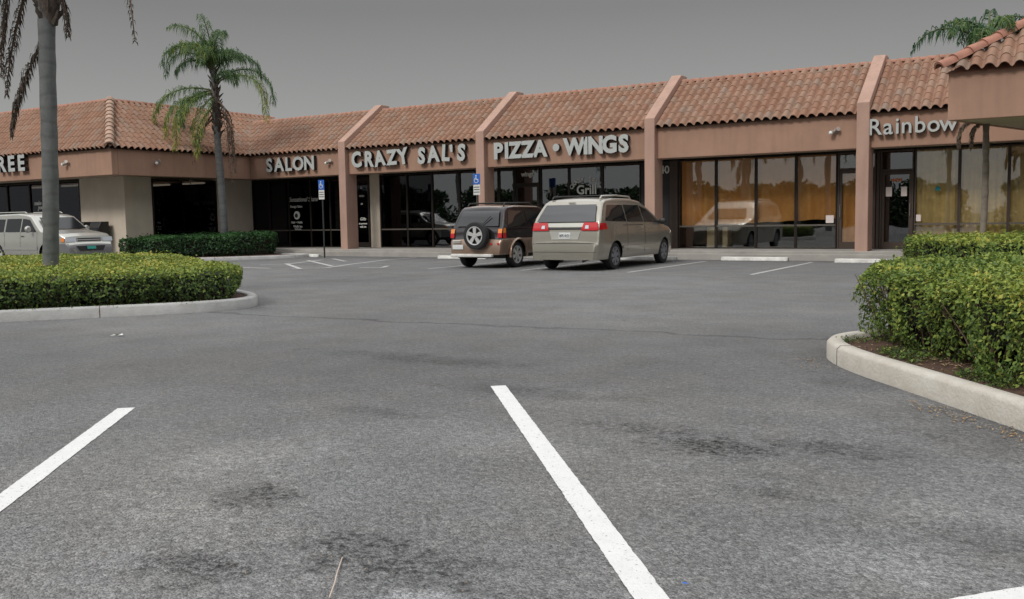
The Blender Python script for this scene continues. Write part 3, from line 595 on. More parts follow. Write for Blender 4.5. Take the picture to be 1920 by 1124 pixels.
# roofs
def prof(t):
    return .072*math.sin(math.pi*t/.70)**.62 if t < .70 else -.03*math.sin(math.pi*(t-.70)/.30)
def tile_roof(name, A, U, Vh, length, rise, run, pitch=.25, course=.335, lim=None, parent=plaza, up_to=None, partf=part, cap=True):
    """A eave start, U unit along the eave, Vh unit horizontal towards the ridge"""
    A = Vector(A); U = Vector(U); Vh = Vector(Vh); sl = math.hypot(rise, run); D = (Vh*run+Vector((0, 0, rise))).normalized(); Nn = U.cross(D)
    if Nn.z < 0: Nn = -Nn
    nc = max(1, round(sl/course)); ch = sl/nc; nt2 = int(length/pitch); seg = 12; mb = MB(); uv = []
    for c in range(nc):
        s0 = c*ch-.02; s1 = (c+1)*ch+.04
        for t in range(nt2):
            um = (t+.5)*pitch
            if lim and not lim(um, (c+.5)*ch*run/sl): continue
            jit = random.uniform(-.003, .003); jl = random.uniform(-.012, .012); vs = []; fs = []
            for k in range(seg+1):
                f = k/seg; x = (t+f)*pitch; h = prof(f if f < 1 else .9999)+jit
                lo = A+U*x+D*(s0+jl)+Nn*(h*1.04+.013); hi = A+U*x+D*s1+Nn*(h*.93+.003); th = A+U*x+D*(s0+jl+.002)+Nn*(h-.002)
                vs += [lo, hi, th]
            for k in range(seg): a = 3*k; fs += [(a, a+3, a+4, a+1), (a+2, a+5, a+3, a)]
            mb.add(vs, fs)
            for q in fs: uv += [(t+.5, c+.5)]*4
    mb.uv = uv
    o = partf(mb, name, M['tile'], parent, recalc=False, smooth=45)
    return o, nc
rise, run = ZR-ZE, 2.2
def caps(A, B, mtl, r=.12, step=.36, parent=plaza, partf=part, name='ridge_caps'):
    A, B = Vector(A), Vector(B); n = max(1, round((B-A).length/step)); mb = MB(); d = (B-A)/n
    for k in range(n):
        p = A+d*k; q = p+d*1.12; dn = d.normalized(); s = dn.cross(Vector((0, 0, 1))).normalized(); u = s.cross(dn); vs = []; fs = []
        for j in range(9):
            a = math.pi*j/8; c = math.cos(a); si = math.sin(a)
            vs += [p+s*c*r*1.12+u*(si*r*1.12-.03), q+s*c*r*.95+u*(si*r*.95-.045), p+s*c*r*.9+u*(si*r*.9-.05)]
        for j in range(8): a = 3*j; fs += [(a, a+1, a+4, a+3), (a, a+3, a+5, a+2)]
        mb.add(vs, fs)
    return partf(mb, name, mtl, parent, recalc=False, smooth=50)
bays = [(-30.9, X0), (X0+.33, X0+S), (X0+S+.33, X0+2*S), (X0+2*S+.33, X0+3*S), (X0+3*S+.33, 9)]
for a, b in bays:
    tile_roof('roof', (a, 26.28, ZE+.01), (1, 0, 0), (0, 1, 0), b-a+.1, rise, run)
    m = MB(); m.prism([(26.32, ZE-.02), (28.52, ZR-.02), (28.7, ZR-.02), (28.7, 4.4), (26.6, ZE-.05)], 0, a, b); part(m, 'roof_deck', M['frame2'])
    caps((a, 28.5, ZR+.02), (b, 28.5, ZR+.02), M['capr'], .09)
# left wing: front slope and side slope with hip
XL, YL = -28.25, 20.05; ZRL = 5.88; riseL, runL = ZRL-ZE, 2.65; RF = 2.0
tile_roof('roof', (-50, YL, ZE+.01), (1, 0, 0), (0, 1, 0), XL+50, riseL, RF, lim=lambda u, h: -50+u < XL-h*runL/RF)
tile_roof('roof', (XL, YL, ZE+.01), (0, 1, 0), (-1, 0, 0), 10.2, riseL, runL, lim=lambda u, h: u > h*RF/runL)
m = MB(); zz = ZE-.05
m.add([(-50, YL+.05, zz), (XL-.05, YL+.05, zz), (XL-.05, 30.2, zz), (XL-.05-runL, 30.2, zz+riseL), (XL-.05-runL, YL+.05+RF, zz+riseL), (-50, YL+.05+RF, zz+riseL)], [(0, 1, 4, 5), (1, 2, 3, 4)])
m.box(-50, XL-runL-.05, YL+RF+.05, YL+RF+.2, 4, zz+riseL); m.box(XL-runL-.2, XL-runL-.05, YL+RF+.2, 31, 4, zz+riseL); part(m, 'roof_deck', M['frame2'])
caps((XL+.02, YL-.02, ZE+.06), (XL-runL, YL+RF, ZRL+.06), M['capt'], .15, .33)
caps((-50, YL+RF, ZRL+.02), (XL-runL, YL+RF, ZRL+.02), M['capr'], .09); caps((XL-runL, YL+RF, ZRL+.02), (XL-runL, 30.2, ZRL+.02), M['capr'], .09)

# storefront windows and doors
def window(x0, x1, y, z0=.25, z1=3.0, sill=.94, axis='x', g='glass', fm='frame', fwid=.035, lower=True):
    f = MB(); w = fwid
    def bx(a0, a1, d0, d1, q0, q1): f.box(a0, a1, y+d0, y+d1, q0, q1) if axis == 'x' else f.box(y-d1, y-d0, a0, a1, q0, q1)
    bx(x0, x0+w, -.04, .06, z0, z1); bx(x1-w, x1, -.04, .06, z0, z1); bx(x0+w, x1-w, -.038, .058, z1-w, z1); bx(x0+w, x1-w, -.038, .058, z0, z0+w)
    o = part(f, 'window', M[fm])
    if sill:
        f = MB(); bx(x0+w, x1-w, -.05, .058, sill-.025, sill+.025); part(f, 'sill_bar', M['sillbar'], o)
    p = MB(); 
    if axis == 'x': p.box(x0+w*.5, x1-w*.5, y+.004, y+.012, z0+w*.5, z1-w*.5)
    else: p.box(y-.012, y-.004, x0+w*.5, x1-w*.5, z0+w*.5, z1-w*.5)
    q = part(p, 'pane', M[g], o); return o
def door(x0, x1, y, z1=2.4, fm='frame', g='glass', handle='r', transom=True, zt=3.0):
    f = MB(); w = .07; z0 = .25
    f.box(x0, x0+.04, y-.05, y+.05, z0, zt); f.box(x1-.04, x1, y-.05, y+.05, z0, zt); f.box(x0+.04, x1-.04, y-.048, y+.048, z1, z1+.05); f.box(x0+.04, x1-.04, y-.048, y+.048, zt-.04, zt)
    fr_ = part(f, 'door_frame', M[fm])
    d = MB(); a, b = x0+.045, x1-.045; d.box(a, a+w, y-.03, y+.03, z0+.01, z1-.01); d.box(b-w, b, y-.03, y+.03, z0+.01, z1-.01); d.box(a+w, b-w, y-.028, y+.028, z0+.01, z0+.2); d.box(a+w, b-w, y-.028, y+.028, z1-.1, z1-.01)
    dd = part(d, 'door', M[fm])
    p = MB(); p.box(a+w-.01, b-w+.01, y-.004, y+.004, z0+.18, z1-.08); part(p, 'pane', M[g], dd)
    h = MB(); hx = (b-w/2) if handle == 'r' else (a+w/2); h.tube([(hx, y-.03, 1.15), (hx, y-.09, 1.17), (hx, y-.09, 1.5), (hx, y-.03, 1.52)], .013, 8); part(h, 'handle', M['alu'], dd, smooth=60)
    p = MB(); p.box(x0+.03, x1-.03, y+.004, y+.01, z1+.04, zt-.03); part(p, 'pane', M[g], fr_)
    return dd
# salon
sx_ = [-29.83, -28.85, -27.75, -26.55, -25.5, -24.35]
for a, b in zip(sx_, sx_[1:]): window(a+.002, b-.002, YW, g='glassdark')
door(-24.25, -23.45, YW, z1=2.93, g='glassdark', handle='l')
for a, b in zip([-22.95, -21.65, -20.49, -19.27], [-21.65, -20.49, -19.27, -17.6]): window(a+.002, b-.002, YW, g='glassdark' if a < -20.6 else 'glass')
window(-17.6+.02, -16.95, YW); door(-16.93, -15.93, YW, 2.44, 'frame')
for a, b in [(-15.9, -14.8), (-14.8, -13.56), (-13.56, -12.2)]: window(a+.002, b-.002, YW)
m = MB(); m.box(-12.19, -11.2, YW-.02, YW+.05, .25, 3.0); part(m, 'panel', M['black'])
m = MB(); m.box(-11.19, -10.93, YW-.06, YW+.05, .25, 3.0); part(m, 'panel', M['frame2'])
for a, b in zip([-10.91, -9.7, -8.46, -7.27], [-9.7, -8.46, -7.27, -6.1]): window(a+.002, b-.002, YW, g='glassclear')
door(-6.08, -5.05, YW, 2.5, 'frame2', 'glassclear', 'l')
m = MB(); m.box(-5.25, -4.93, YW-.03, YW+.05, .25, 3.0); m.v = m.v; 
m = MB(); m.box(-5.03, -4.95, YW-.03, YW+.05, .25, 3.0); part(m, 'panel', M['frame2'])
door(-4.93, -4.06, YW, 2.42, 'frame2', 'glass', 'r')
for a, b in zip([-4.04, -2.92, -1.74, -.56, .6, 1.8], [-2.92, -1.74, -.56, .6, 1.8, 3.0]): window(a+.002, b-.002, YW, g='glassclear', fm='frame2')
m = MB(); m.box(3.0, 11.8, YW, YW+.1, .25, 3.0); part(m, 'panel', M['dark'])
# corner shop windows
lw_ = [-40.2, -38.8, -37.3, -35.75, -34.1, -32.5]
for a, b in zip(lw_, lw_[1:]): window(a+.002, b-.002, 21.7, z0=.35, z1=2.98, sill=None, g='glassdark')
window(22.86, 25.88, XB+.02, z0=.45, z1=2.98, sill=None, axis='y', g='glassdark')

# right wing: deep overhang in front of the last shop
wing = thing('corner_canopy_building', 'projecting corner roof with tiled hip and pink stucco band at far right', 'building', (-1, 21, 0))
def partw(mb, name, mats, parent=wing, **k):
    mb.v = [(v[0]+1, v[1]-21, v[2]) for v in mb.v]; return mb.build(name, mats, parent, **k)
fpoly = [(-2.34, 20.0), (9, 20.0), (9, 26.42), (-.44, 26.42)]
def ring(poly, w):
    o = inset_poly(poly, w); return o
m = MB(); o_ = ring(fpoly, .22); n_ = 4
vs = [(p[0], p[1], 3.04) for p in fpoly]+[(p[0], p[1], 3.98) for p in fpoly]+[(p[0], p[1], 3.04) for p in o_]+[(p[0], p[1], 3.98) for p in o_]; fs = []
for i in range(4): j = (i+1) % 4; fs += [(i, j, 4+j, 4+i), (8+i, 12+i, 12+j, 8+j), (i, 8+i, 8+j, j), (4+i, 4+j, 12+j, 12+i)]
m.add(vs, fs); partw(m, 'fascia', M['pink'], wing, bevel=.015)
m = MB(); m.prism(o_, 2, 3.05, 3.15); partw(m, 'soffit', M['soffit'], wing)
m = MB(); m.box(-.55, 9, 21.4, 21.6, 0, 3.05); m.box(-.55, -.35, 21.6, 26.1, 0, 3.05); m.box(-.35, 9, 25.9, 26.1, 0, 3.05); partw(m, 'wall', M['beige'], wing)
XC, YC = -2.46, 19.85; rr_, ru_ = 2.1, 3.2
tile_roof('roof', (XC, YC, 3.99), (1, 0, 0), (0, 1, 0), 11.4, rr_, ru_, lim=lambda u, h: u > h*1.0-.1, parent=wing, partf=partw)
hipx = ru_*1.0
m = MB(); z_ = 3.93
m.add([(XC+.08, YC+.08, z_), (9, YC+.08, z_), (9, YC+ru_, z_+rr_), (XC+hipx, YC+ru_, z_+rr_), (-.55, 26.4, z_), (XC+hipx+.8, 26.4, z_+rr_), (9, 26.4, z_+rr_)], [(0, 1, 2, 3), (0, 3, 5, 4), (3, 2, 6, 5), (0, 4, 6, 1)])
partw(m, 'roof_deck', M['capr'], wing, recalc=False)
caps((XC-.03, YC-.03, 4.05), (XC+hipx, YC+ru_, 3.99+rr_+.08), M['capr'], .13, .36, parent=wing, partf=partw)

# ---------------------------------------------------------------- lettering
def glyph_mesh(name, txt, size, depth, offset, mats, parent, loc, rotz=0, tilt=0, xs=1, back=.0, shear=0, world=True):
    cu = bpy.data.curves.new(name, 'FONT'); cu.body = txt; cu.size = size; cu.extrude = depth/2; cu.offset = offset; cu.align_x = 'CENTER'; cu.shear = shear; cu.resolution_u = 3
    ob = bpy.data.objects.new(name, cu); dg = bpy.context.evaluated_depsgraph_get(); COL.objects.link(ob); bpy.context.view_layer.update(); dg = bpy.context.evaluated_depsgraph_get()
    me = bpy.data.meshes.new_from_object(ob.evaluated_get(dg)); COL.objects.unlink(ob); bpy.data.objects.remove(ob)
    Mx = Matrix.Rotation(rotz, 4, 'Z') @ Matrix.Rotation(rad(90), 4, 'X') @ Matrix.Rotation(tilt, 4, 'Z') @ Matrix.Diagonal((xs, 1, 1, 1))
    me.transform(Mx); me.materials.clear()
    for q in mats: me.materials.append(q)
    fn = Matrix.Rotation(rotz, 3, 'Z') @ Vector((0, -1, 0))
    if len(mats) > 1:
        for p in me.polygons: p.material_index = 0 if p.normal.dot(fn) > .9 else 1
    me.name = name; o = bpy.data.objects.new(name, me); COL.objects.link(o); o.parent = parent; o.location = loc; return o
LM = [M['letter'], M['letterside']]
def sign(label, letters, y, name='shop_sign', x_c=0, z_c=0, depth=.14):
    t = thing(name, label, 'sign', (x_c, y, z_c))
    for (ch, x, z, size, tilt, xs, off) in letters: glyph_mesh('letter', ch, size, depth, off, LM, t, (x-x_c, -depth/2-.03, z-z_c), 0, tilt, xs)
    return t
def row(txt, x0, x1, z, size, off=.012, widths=None, tilts=None, xs=1.0, dz=None, sizes=None):
    W = {'I': .42, "'": .3, ' ': .45, 'W': 1.3, 'M': 1.2, 'N': 1.05, 'O': 1.1, '.': .5, 'i': .42, 'w': 1.15, 'R': 1.05, 'L': .85, '•': .6}
    ws = [W.get(c, 1.0) for c in txt]; tot = sum(ws); out = []; a = x0
    for i, c in enumerate(txt):
        w = ws[i]/tot*(x1-x0)
        if c != ' ': out.append((c, a+w/2, z+(dz[i] if dz else 0), size*(sizes[i] if sizes else 1), tilts[i] if tilts else 0, xs, off))
        a += w
    return out
sign('jaunty bold raised letters between the second and third fins from left', row("CRAZY SAL'S", -22.98, -17.85, 3.26, .74, .034, tilts=[.1, -.04, .12, .03, .16, 0, -.06, .05, -.08, .1, -.1], xs=.9, dz=[.0, .0, .0, .02, .02, 0, .0, .03, .05, 0, .03], sizes=[1, .98, .98, .94, 1, 1, 1, 1.0, .98, 1, 1]), YF, x_c=-20.4, z_c=3.5)
sign('bold raised letters with a round dot above the parked minivan', row("PIZZA • WINGS", -16.85, -11.85, 3.27, .70, .034, xs=.98), YF, x_c=-14.3, z_c=3.5)
sign('plain raised letters over the dark recessed salon front', row("SALON", -27.45, -24.8, 3.26, .70, .024, xs=1.02), YF, x_c=-26.1, z_c=3.5)
sign('raised mixed-case letters at the right beside the projecting corner roof', row("Rainbow", -4.99, -2.86, 3.33, .60, .006, xs=.98), YF, x_c=-3.9, z_c=3.5)
sign('raised capitals on the left wing, cut off by the picture edge', row("FREE", -35.72, -33.15, 3.36, .78, .03, xs=1.15), 20.2, x_c=-34.8, z_c=3.6)
def decal(txt, size, loc, m_='white', off=.003, parent=None, tilt=0, xs=1, shear=0):
    return glyph_mesh('lettering', txt, size, .002, off, [M[m_]], plaza if parent is None else parent, (loc[0]+15, loc[1]-26, loc[2]) if parent is None else loc, 0, tilt, xs, shear=shear)
yd = YW-.012
decal('Sensational Shane', .26, (-26.95, yd, 2.1), shear=.3, xs=.85); decal('Design Salon', .13, (-27.35, yd, 1.86)); decal('Hair • Nails', .13, (-27.35, yd, 1.22)); decal('Walk Ins', .14, (-27.3, yd, 1.05)); decal('Welcome', .09, (-27.3, yd, .96))
m = MB(); m.lathe([(-.004, .17), (.004, .17)], (-27.33, yd, 1.55), 'y', 20); m.lathe([(-.007, .06), (-.0045, .09)], (-27.36, yd, 1.53), 'y', 12, 1); part(m, 'emblem', [M['white'], M['black']])
m = MB(); m.box(-26.2, -25.72, yd+.03, yd+.036, 1.0, 1.95); part(m, 'poster', M['redsign'])
for (a, b) in ((-29.7, -28.95), (-27.3, -26.65), (-26.45, -25.6), (-25.4, -24.6)):
    m = MB(); m.box(a, b, yd+.03, yd+.036, 2.0, 2.05); part(m, 'sash_bar', M['alu'])
decal('SA', .1, (-23.85, yd-.03, 2.52)); decal('OPEN', .1, (-23.85, yd-.03, 2.2)); decal('84', .1, (-23.85, yd-.03, 1.9)); decal('Gifts', .16, (-23.82, yd-.03, 1.3), shear=.3); decal('by appointment', .08, (-23.82, yd-.03, 1.15), xs=.8); decal('walk ins', .1, (-23.82, yd-.03, 1.02))
for k, ch in enumerate("CRAZY SAL'S"):
    a = math.pi*(.86-.72*k/10)
    if ch != ' ': decal(ch, .19, (-14.15+.55*math.cos(a), yd, 2.1+.38*math.sin(a)), off=.006, tilt=a-math.pi/2)
decal('Grill', .42, (-14.15, yd, 2.05), off=.01); decal('wings', .22, (-16.42, yd, 2.72), off=.008)
decal('40', .34, (-11.38, yd-.02, 2.62), off=.008); decal('4494', .14, (-4.5, yd-.03, 2.12), 'orange')
decal('make', .22, (-35.2, 21.655, 2.12), off=.008, shear=.3); decal('yours', .22, (-34.95, 21.655, 1.95), off=.008, shear=.3)
m = MB(); m.box(-4.78, -4.62, yd-.02, yd-.016, 1.72, 1.98); part(m, 'notice', M['paper']); m = MB(); m.box(-4.38, -4.23, yd-.02, yd-.016, 1.72, 1.98); part(m, 'notice', M['paper'])
m = MB(); m.box(-3.98, -3.86, yd-.03, yd-.026, 1.02, 1.2); part(m, 'notice', M['paper']); m = MB(); m.box(-6.4, -6.18, yd-.03, yd-.026, 1.0, 1.22); part(m, 'notice', M['paper'])
m = MB(); m.lathe([(-.003, .07), (.003, .07)], (-3.45, yd, 1.9), 'y', 7); part(m, 'decal', M['teal'])

# wall lamps on the fascia
lamp0 = thing('wall_lamp', 'small twin wall lamp beside the raised salon letters', 'lamp', (-24.15, YF, 3.5), group='wall lamps on the stucco bands')
MB().lathe([(-.03, .06), (0, .065)], (0, 0, 0), 'y', 14).build('base', M['lampmetal'], lamp0, smooth=40)
q = MB(); q.tube([(0, -.03, 0), (-.04, -.09, -.02), (-.09, -.15, -.04)], [.035, .05, .065], 12); q.tube([(0, -.03, 0), (.04, -.07, .03), (.09, -.13, .05)], [.02, .045, .06], 12); q.build('head', M['lampmetal'], lamp0, smooth=40)
MB().lathe([(-.03, .0), (-.02, .045), (0, .055)], (-.10, -.16, -.05), 'y', 12).build('bulb', M['bulb'], lamp0, smooth=60)
for lab, loc, rz in (('small twin wall lamp on the blank band right of the middle bays', (-5.85, YF, 3.5), 0), ('small twin wall lamp left of the roof corner on the left wing', (-30.86, 20.2, 3.5), 0), ('small twin wall lamp on the left wing side facing the palm', (-28.4, 22.0, 3.5), rad(90))):
    c = copy_tree(lamp0); c.location = loc; c.rotation_euler = (0, 0, rz); c['label'] = lab

# things behind the glass
def curtain(name, label, x0, x1, y, z0, z1, mt, amp=.045, freq=2.3, z0b=None, seed=0):
    mb = MB(); n = int((x1-x0)*26); vs = []; fs = []; r = random.Random(seed); ph = r.uniform(0, 6)
    for k in range(n+1):
        x = x0+(x1-x0)*k/n; d = amp*math.sin(x*freq*6.28+ph+.8*math.sin(x*3))*(1+.4*math.sin(x*1.7)); zb = z0+((z0b or z0)-z0)*k/n
        vs += [(x, y+d, zb+.01*math.sin(x*9)), (x, y+d, z1), (x, y+d+.012, zb+.01*math.sin(x*9)), (x, y+d+.012, z1)]
    for k in range(n): a = 4*k; fs += [(a, a+4, a+5, a+1), (a+2, a+3, a+7, a+6)]
    mb.add(vs, fs); o = mb.build(name, mt, recalc=False, smooth=60); tag(o, label, 'curtain'); return o
curtain('curtain', 'amber curtain drawn behind the big panes left of the brown door', -10.85, -6.15, YW+.16, .94, 2.98, M['curtain'], z0b=1.12)
curtain('curtain', 'amber curtain hanging inside the brown glass door', -5.98, -5.4, YW+.13, .42, 2.44, M['curtain'], seed=3)
curtain('vertical_blinds', 'tan blinds behind the panes at the far right', -4.0, 2.9, YW+.16, .4, 2.98, M['blind'], amp=.035, freq=5.2, seed=5)
m = MB(); m.box(-10.1, -9.82, YW+.3, YW+.7, .25, .93); m.box(-9.6, -9.44, YW+.3, YW+.7, .25, .93)
tag(m.build('cabinet', M['cream'], bevel=.01), 'cream cabinet standing low behind the amber curtain', 'cabinet')
ch = thing('chair', 'grey chair just inside the shop door at right', 'chair', (-4.35, YW+.7, .25))
MB().box(-.22, .22, -.22, .22, .42, .46).build('seat', M['alu'], ch, bevel=.01); MB().box(-.22, .22, .2, .24, .55, .85).build('backrest', M['alu'], ch, bevel=.01)
for sx1 in (-1, 1):
    MB().tube([(sx1*.22, -.2, 0), (sx1*.22, -.2, .62), (sx1*.22, .22, .62)], .013, 6).build('armrest', M['alu'], ch); MB().tube([(sx1*.22, .22, 0), (sx1*.22, .22, .85)], .013, 6).build('leg', M['alu'], ch)

# wheel stops
def wheel_stop(x0, x1, y, label):
    w = (x1-x0)/2; o = thing('wheel_stop', label, 'wheel stop', ((x0+x1)/2, y, 0), group='white concrete wheel stops'); 
    b = MB(); b.prism([(-.09, 0), (-.07, .11), (.07, .11), (.09, 0)], 0, -w, w); bo = b.build('block', M['stop'], o, bevel=.02)
    for s in (-.6, .6):
        MB().lathe([(.105, .014), (.118, .014)], (w*s, 0, 0), 'z', 8).build('pin', M['steel'], o)
wheel_stop(-25.5, -23.6, 25.1, 'white wheel stop beside the blue and white parking sign pole')
wheel_stop(-18.1, -16.2, 24.85, 'white wheel stop ending behind the tan off-roader')
wheel_stop(-11.9, -10.0, 25.35, 'white wheel stop showing past the nose of the minivan')
wheel_stop(-8.72, -6.85, 25.5, 'white wheel stop in front of the amber curtained windows')
wheel_stop(-5.5, -3.65, 24.95, 'white wheel stop half hidden by the right hedges')

# parking sign
def wheelchair(parent, s, y, z):
    b = MB(); b.lathe([(-.002, .018*s), (.002, .018*s)], (-.01*s, y, z+.085*s), 'y', 12)
    b.box(-.02*s, .002*s, y-.002, y+.002, z-.01*s, z+.06*s); b.box(-.0*s, .05*s, y-.002, y+.0015, z-.01*s, z+.008*s); b.box(.035*s, .05*s, y-.0025, y+.001, z-.06*s, z-.01*s)
    for k in range(12):
        a0 = math.radians(110+k*20); a1 = math.radians(110+(k+1)*20)
        b.add([(-.005*s+math.cos(a)*r*s, y-.0018, z-.02*s+math.sin(a)*r*s) for a, r in ((a0, .05), (a1, .05), (a1, .064), (a0, .064))], [(0, 1, 2, 3)])
    b.build('symbol', M['white'], parent)
def parking_sign(label, loc, zt, postm, short=False):
    o = thing('parking_sign', label, 'sign', loc, group='blue and white disabled parking signs')
    MB().tube([(0, 0, 0), (0, 0, zt)], .028, 8).build('post', M[postm], o)
    MB().box(-.135, .135, -.05, -.04, zt-.32, zt+.02).build('blue_panel', M['blue'], o, bevel=.004); wheelchair(o, 1.4, -.055, zt-.16)
    MB().box(-.13, .13, -.049, -.041, zt-.66, zt-.33).build('white_panel', M['white'], o, bevel=.004)
    for i in range(3): MB().box(-.11, .11, -.0525, -.0495, zt-.42-.08*i, zt-.395-.08*i).build('text_line', M['steel'], o)
    return o
parking_sign('blue and white parking sign on a dark post by the salon', (-22.95, 24.65, 0), 2.72, 'steel')
parking_sign('blue and white parking sign against the fin column behind the tan car', (-16.85, 25.35, 0), 2.72, 'steel')

# ---------------------------------------------------------------- vehicles
def lerp_pts(P, x):
    for (a, b) in zip(P, P[1:]):
        if x <= b[0]: return a[1]+(b[1]-a[1])*((x-a[0])/(b[0]-a[0]+1e-9))
    return P[-1][1]
def carpaint(name, col, metal=.55, rough=.32): return mat(name, col, rough, metal, coat=.7, var=.04, vscale=2)
M['vanp'] = carpaint('beige_metallic', (.38, .36, .31), .6, .27); M['black_p'] = carpaint('black_paint', (.018, .014, .016), .3, .2); M['tan_p'] = carpaint('tan_paint', (.28, .195, .145), .4, .3)
M['silver_p'] = carpaint('silver_paint', (.50, .50, .46)); M['greyp'] = carpaint('grey_cladding', (.20, .20, .205), .3, .4)
M['cglass'] = mat('car_glass', (.014, .016, .018), .03, spec=.5); M['cglass'].node_tree.nodes['Principled BSDF'].inputs['IOR'].default_value = 2.05; M['cglass2'] = mat('windscreen_glass', (.012, .014, .016), .12, spec=.3); M['tyre'] = mat('tyre_rubber', (.018, .018, .02), .8, bump=.3, bscale=40); M['rim'] = mat('alloy_rim', (.62, .62, .62), .35, .4)
M['hubcap'] = mat('steel_hubcap', (.24, .25, .28), .35, .6); M['redl'] = mat('red_lens', (.5, .012, .018), .15, coat=1); M['amber'] = mat('amber_lens', (.75, .22, .03), .15, coat=1); M['clearl'] = mat('clear_lens', (.6, .63, .68), .12, .2, coat=1)
M['plate'] = mat('licence_plate', (.6, .62, .62), .5, var=.15, vscale=30); M['chrome'] = mat('chrome', (.6, .6, .58), .15, .95); M['seat'] = mat('car_seat', (.06, .055, .05), .9); M['greenplate'] = mat('green_plate', (.03, .32, .26), .5)

class Car:
    def __init__(s, name, label, loc, rz, W, top, zb, axles, R, secpts, plan, levels, r=.07):
        s.root = thing(name, label, 'car', loc, rz); s.W = W/2; s.top = top; s.zb = zb; s.axles = axles; s.R = R; s.sec = secpts; s.plan = plan; s.levels = levels; s.r = r
        s.Ln = top[-1][0]
    def zt(s, y): return lerp_pts(s.top, y)
    def hw(s, y, z): return s.W*lerp_pts(s.plan, y)*lerp_pts(s.sec, z)
    def bottom(s, y):
        z = s.zb(y) if callable(s.zb) else s.zb
        for a in s.axles:
            d = abs(y-a); R = s.R*1.16
            if d < R: z = max(z, s.R*.98+math.sqrt(R*R-d*d))
        return z
    def body(s, mats, matf=None):
        ys = sorted(set([round(v, 4) for v in list(np.arange(0, s.Ln, .06))+[p[0] for p in s.top]+[a+k*s.R*1.16 for a in s.axles for k in (-1.001, -.97, -.9, -.8, .8, .9, .97, 1.001)]+[s.Ln]]))
        rows = []
        for y in ys:
            zt = s.zt(y); zb = min(s.bottom(y), zt-.05); r = min(s.r, (zt-zb)*.45); pts = []; crown = .03
            for l in s.levels: z = min(max(l, zb), zt-r); pts.append((s.hw(y, z), y, z))
            w = s.hw(y, zt-r)
            for k in range(1, 6): a = math.pi/2*k/5; pts.append((w-r*(1-math.cos(a)), y, zt-r+r*math.sin(a)))
            for k in range(1, 7): f = 1-k/6; pts.append(((w-r)*f, y, zt+crown*(1-f*f)))
            rows.append(pts+[(-p[0], p[1], p[2]) for p in pts[:-1][::-1]])
        mb = MB(); n = len(rows[0]); vs = [p for r_ in rows for p in r_]; fs = []
        for i in range(len(rows)-1):
            for k in range(n-1): fs.append((i*n+k, i*n+k+1, (i+1)*n+k+1, (i+1)*n+k))
        fs += [tuple(range(n)), tuple(range((len(rows)-1)*n, len(rows)*n))[::-1]]
        mb.add(vs, fs)
        if matf: mb.m = [matf(sum(vs[i][0] for i in f)/len(f), sum(vs[i][1] for i in f)/len(f), sum(vs[i][2] for i in f)/len(f)) for f in fs]
        o = mb.build('body', mats, s.root, smooth=38, merge=True)
        u = MB(); u.box(-s.W*.82, s.W*.82, .25, s.Ln-.25, .26, .52); 
        for a in s.axles: u.box(-s.W*.80, s.W*.80, a-s.R*1.2, a+s.R*1.2, .4, s.R*2.15)
        u.box(-s.W*.7, s.W*.7, .35, s.Ln*.6, .5, 1.0) if False else None
        u.build('underbody', M['black'], s.root); return o
    def side(s, quads, name, mt, side=1, off=.005, nu=8, nv=6, parent=None):
        """quad corners (y,z): bottom-rear, bottom-front, top-front, top-rear, laid on the body side"""
        mb = MB()
        for q in quads:
            vs = []; fs = []
            for j in range(nv+1):
                for i in range(nu+1):
                    a, b = i/nu, j/nv; y = (q[0][0]*(1-a)+q[1][0]*a)*(1-b)+(q[3][0]*(1-a)+q[2][0]*a)*b; z = (q[0][1]*(1-a)+q[1][1]*a)*(1-b)+(q[3][1]*(1-a)+q[2][1]*a)*b
                    vs.append((side*(s.hw(y, z)+off), y, z))
            for j in range(nv):
                for i in range(nu): k = j*(nu+1)+i; fs.append((k, k+1, k+nu+2, k+nu+1))
            mb.add(vs, fs)
        return mb.build(name, mt, parent or s.root, smooth=50)
    def yrear(s, z, rear=True):
        T = s.top if rear else s.top[::-1]
        for a, b in zip(T, T[1:]):
            if a[1] <= z <= b[1]: return a[0]+(b[0]-a[0])*((z-a[1])/(b[1]-a[1]+1e-9))
        return T[0][0]
    def end(s, quads, name, mt, rear=True, off=.006, nu=10, nv=5, parent=None, th=0):
        """quad corners (x,z) laid on the tail (or nose) of the car"""
        mb = MB(); sg = -1 if rear else 1
        for q in quads:
            vs = []; fs = []
            for j in range(nv+1):
                for i in range(nu+1):
                    a, b = i/nu, j/nv; x = (q[0][0]*(1-a)+q[1][0]*a)*(1-b)+(q[3][0]*(1-a)+q[2][0]*a)*b; z = (q[0][1]*(1-a)+q[1][1]*a)*(1-b)+(q[3][1]*(1-a)+q[2][1]*a)*b
                    y = s.yrear(z-.015, rear); vs.append((x, y+sg*off, z))
            for j in range(nv):
                for i in range(nu): k = j*(nu+1)+i; fs.append((k, k+1, k+nu+2, k+nu+1))
            mb.add(vs, fs)
        return mb.build(name, mt, parent or s.root, smooth=50)
    def wheels(s, rimm, spokes=5, tw=.2):
        for a in s.axles:
            for sd_ in (-1, 1):
                w = thing('wheel', None, None, (0, 0, 0)); w.parent = s.root; w.location = (sd_*(s.W-.03-tw/2), a, s.R)
                wheel_parts(w, s.R, tw, sd_, rimm, spokes)
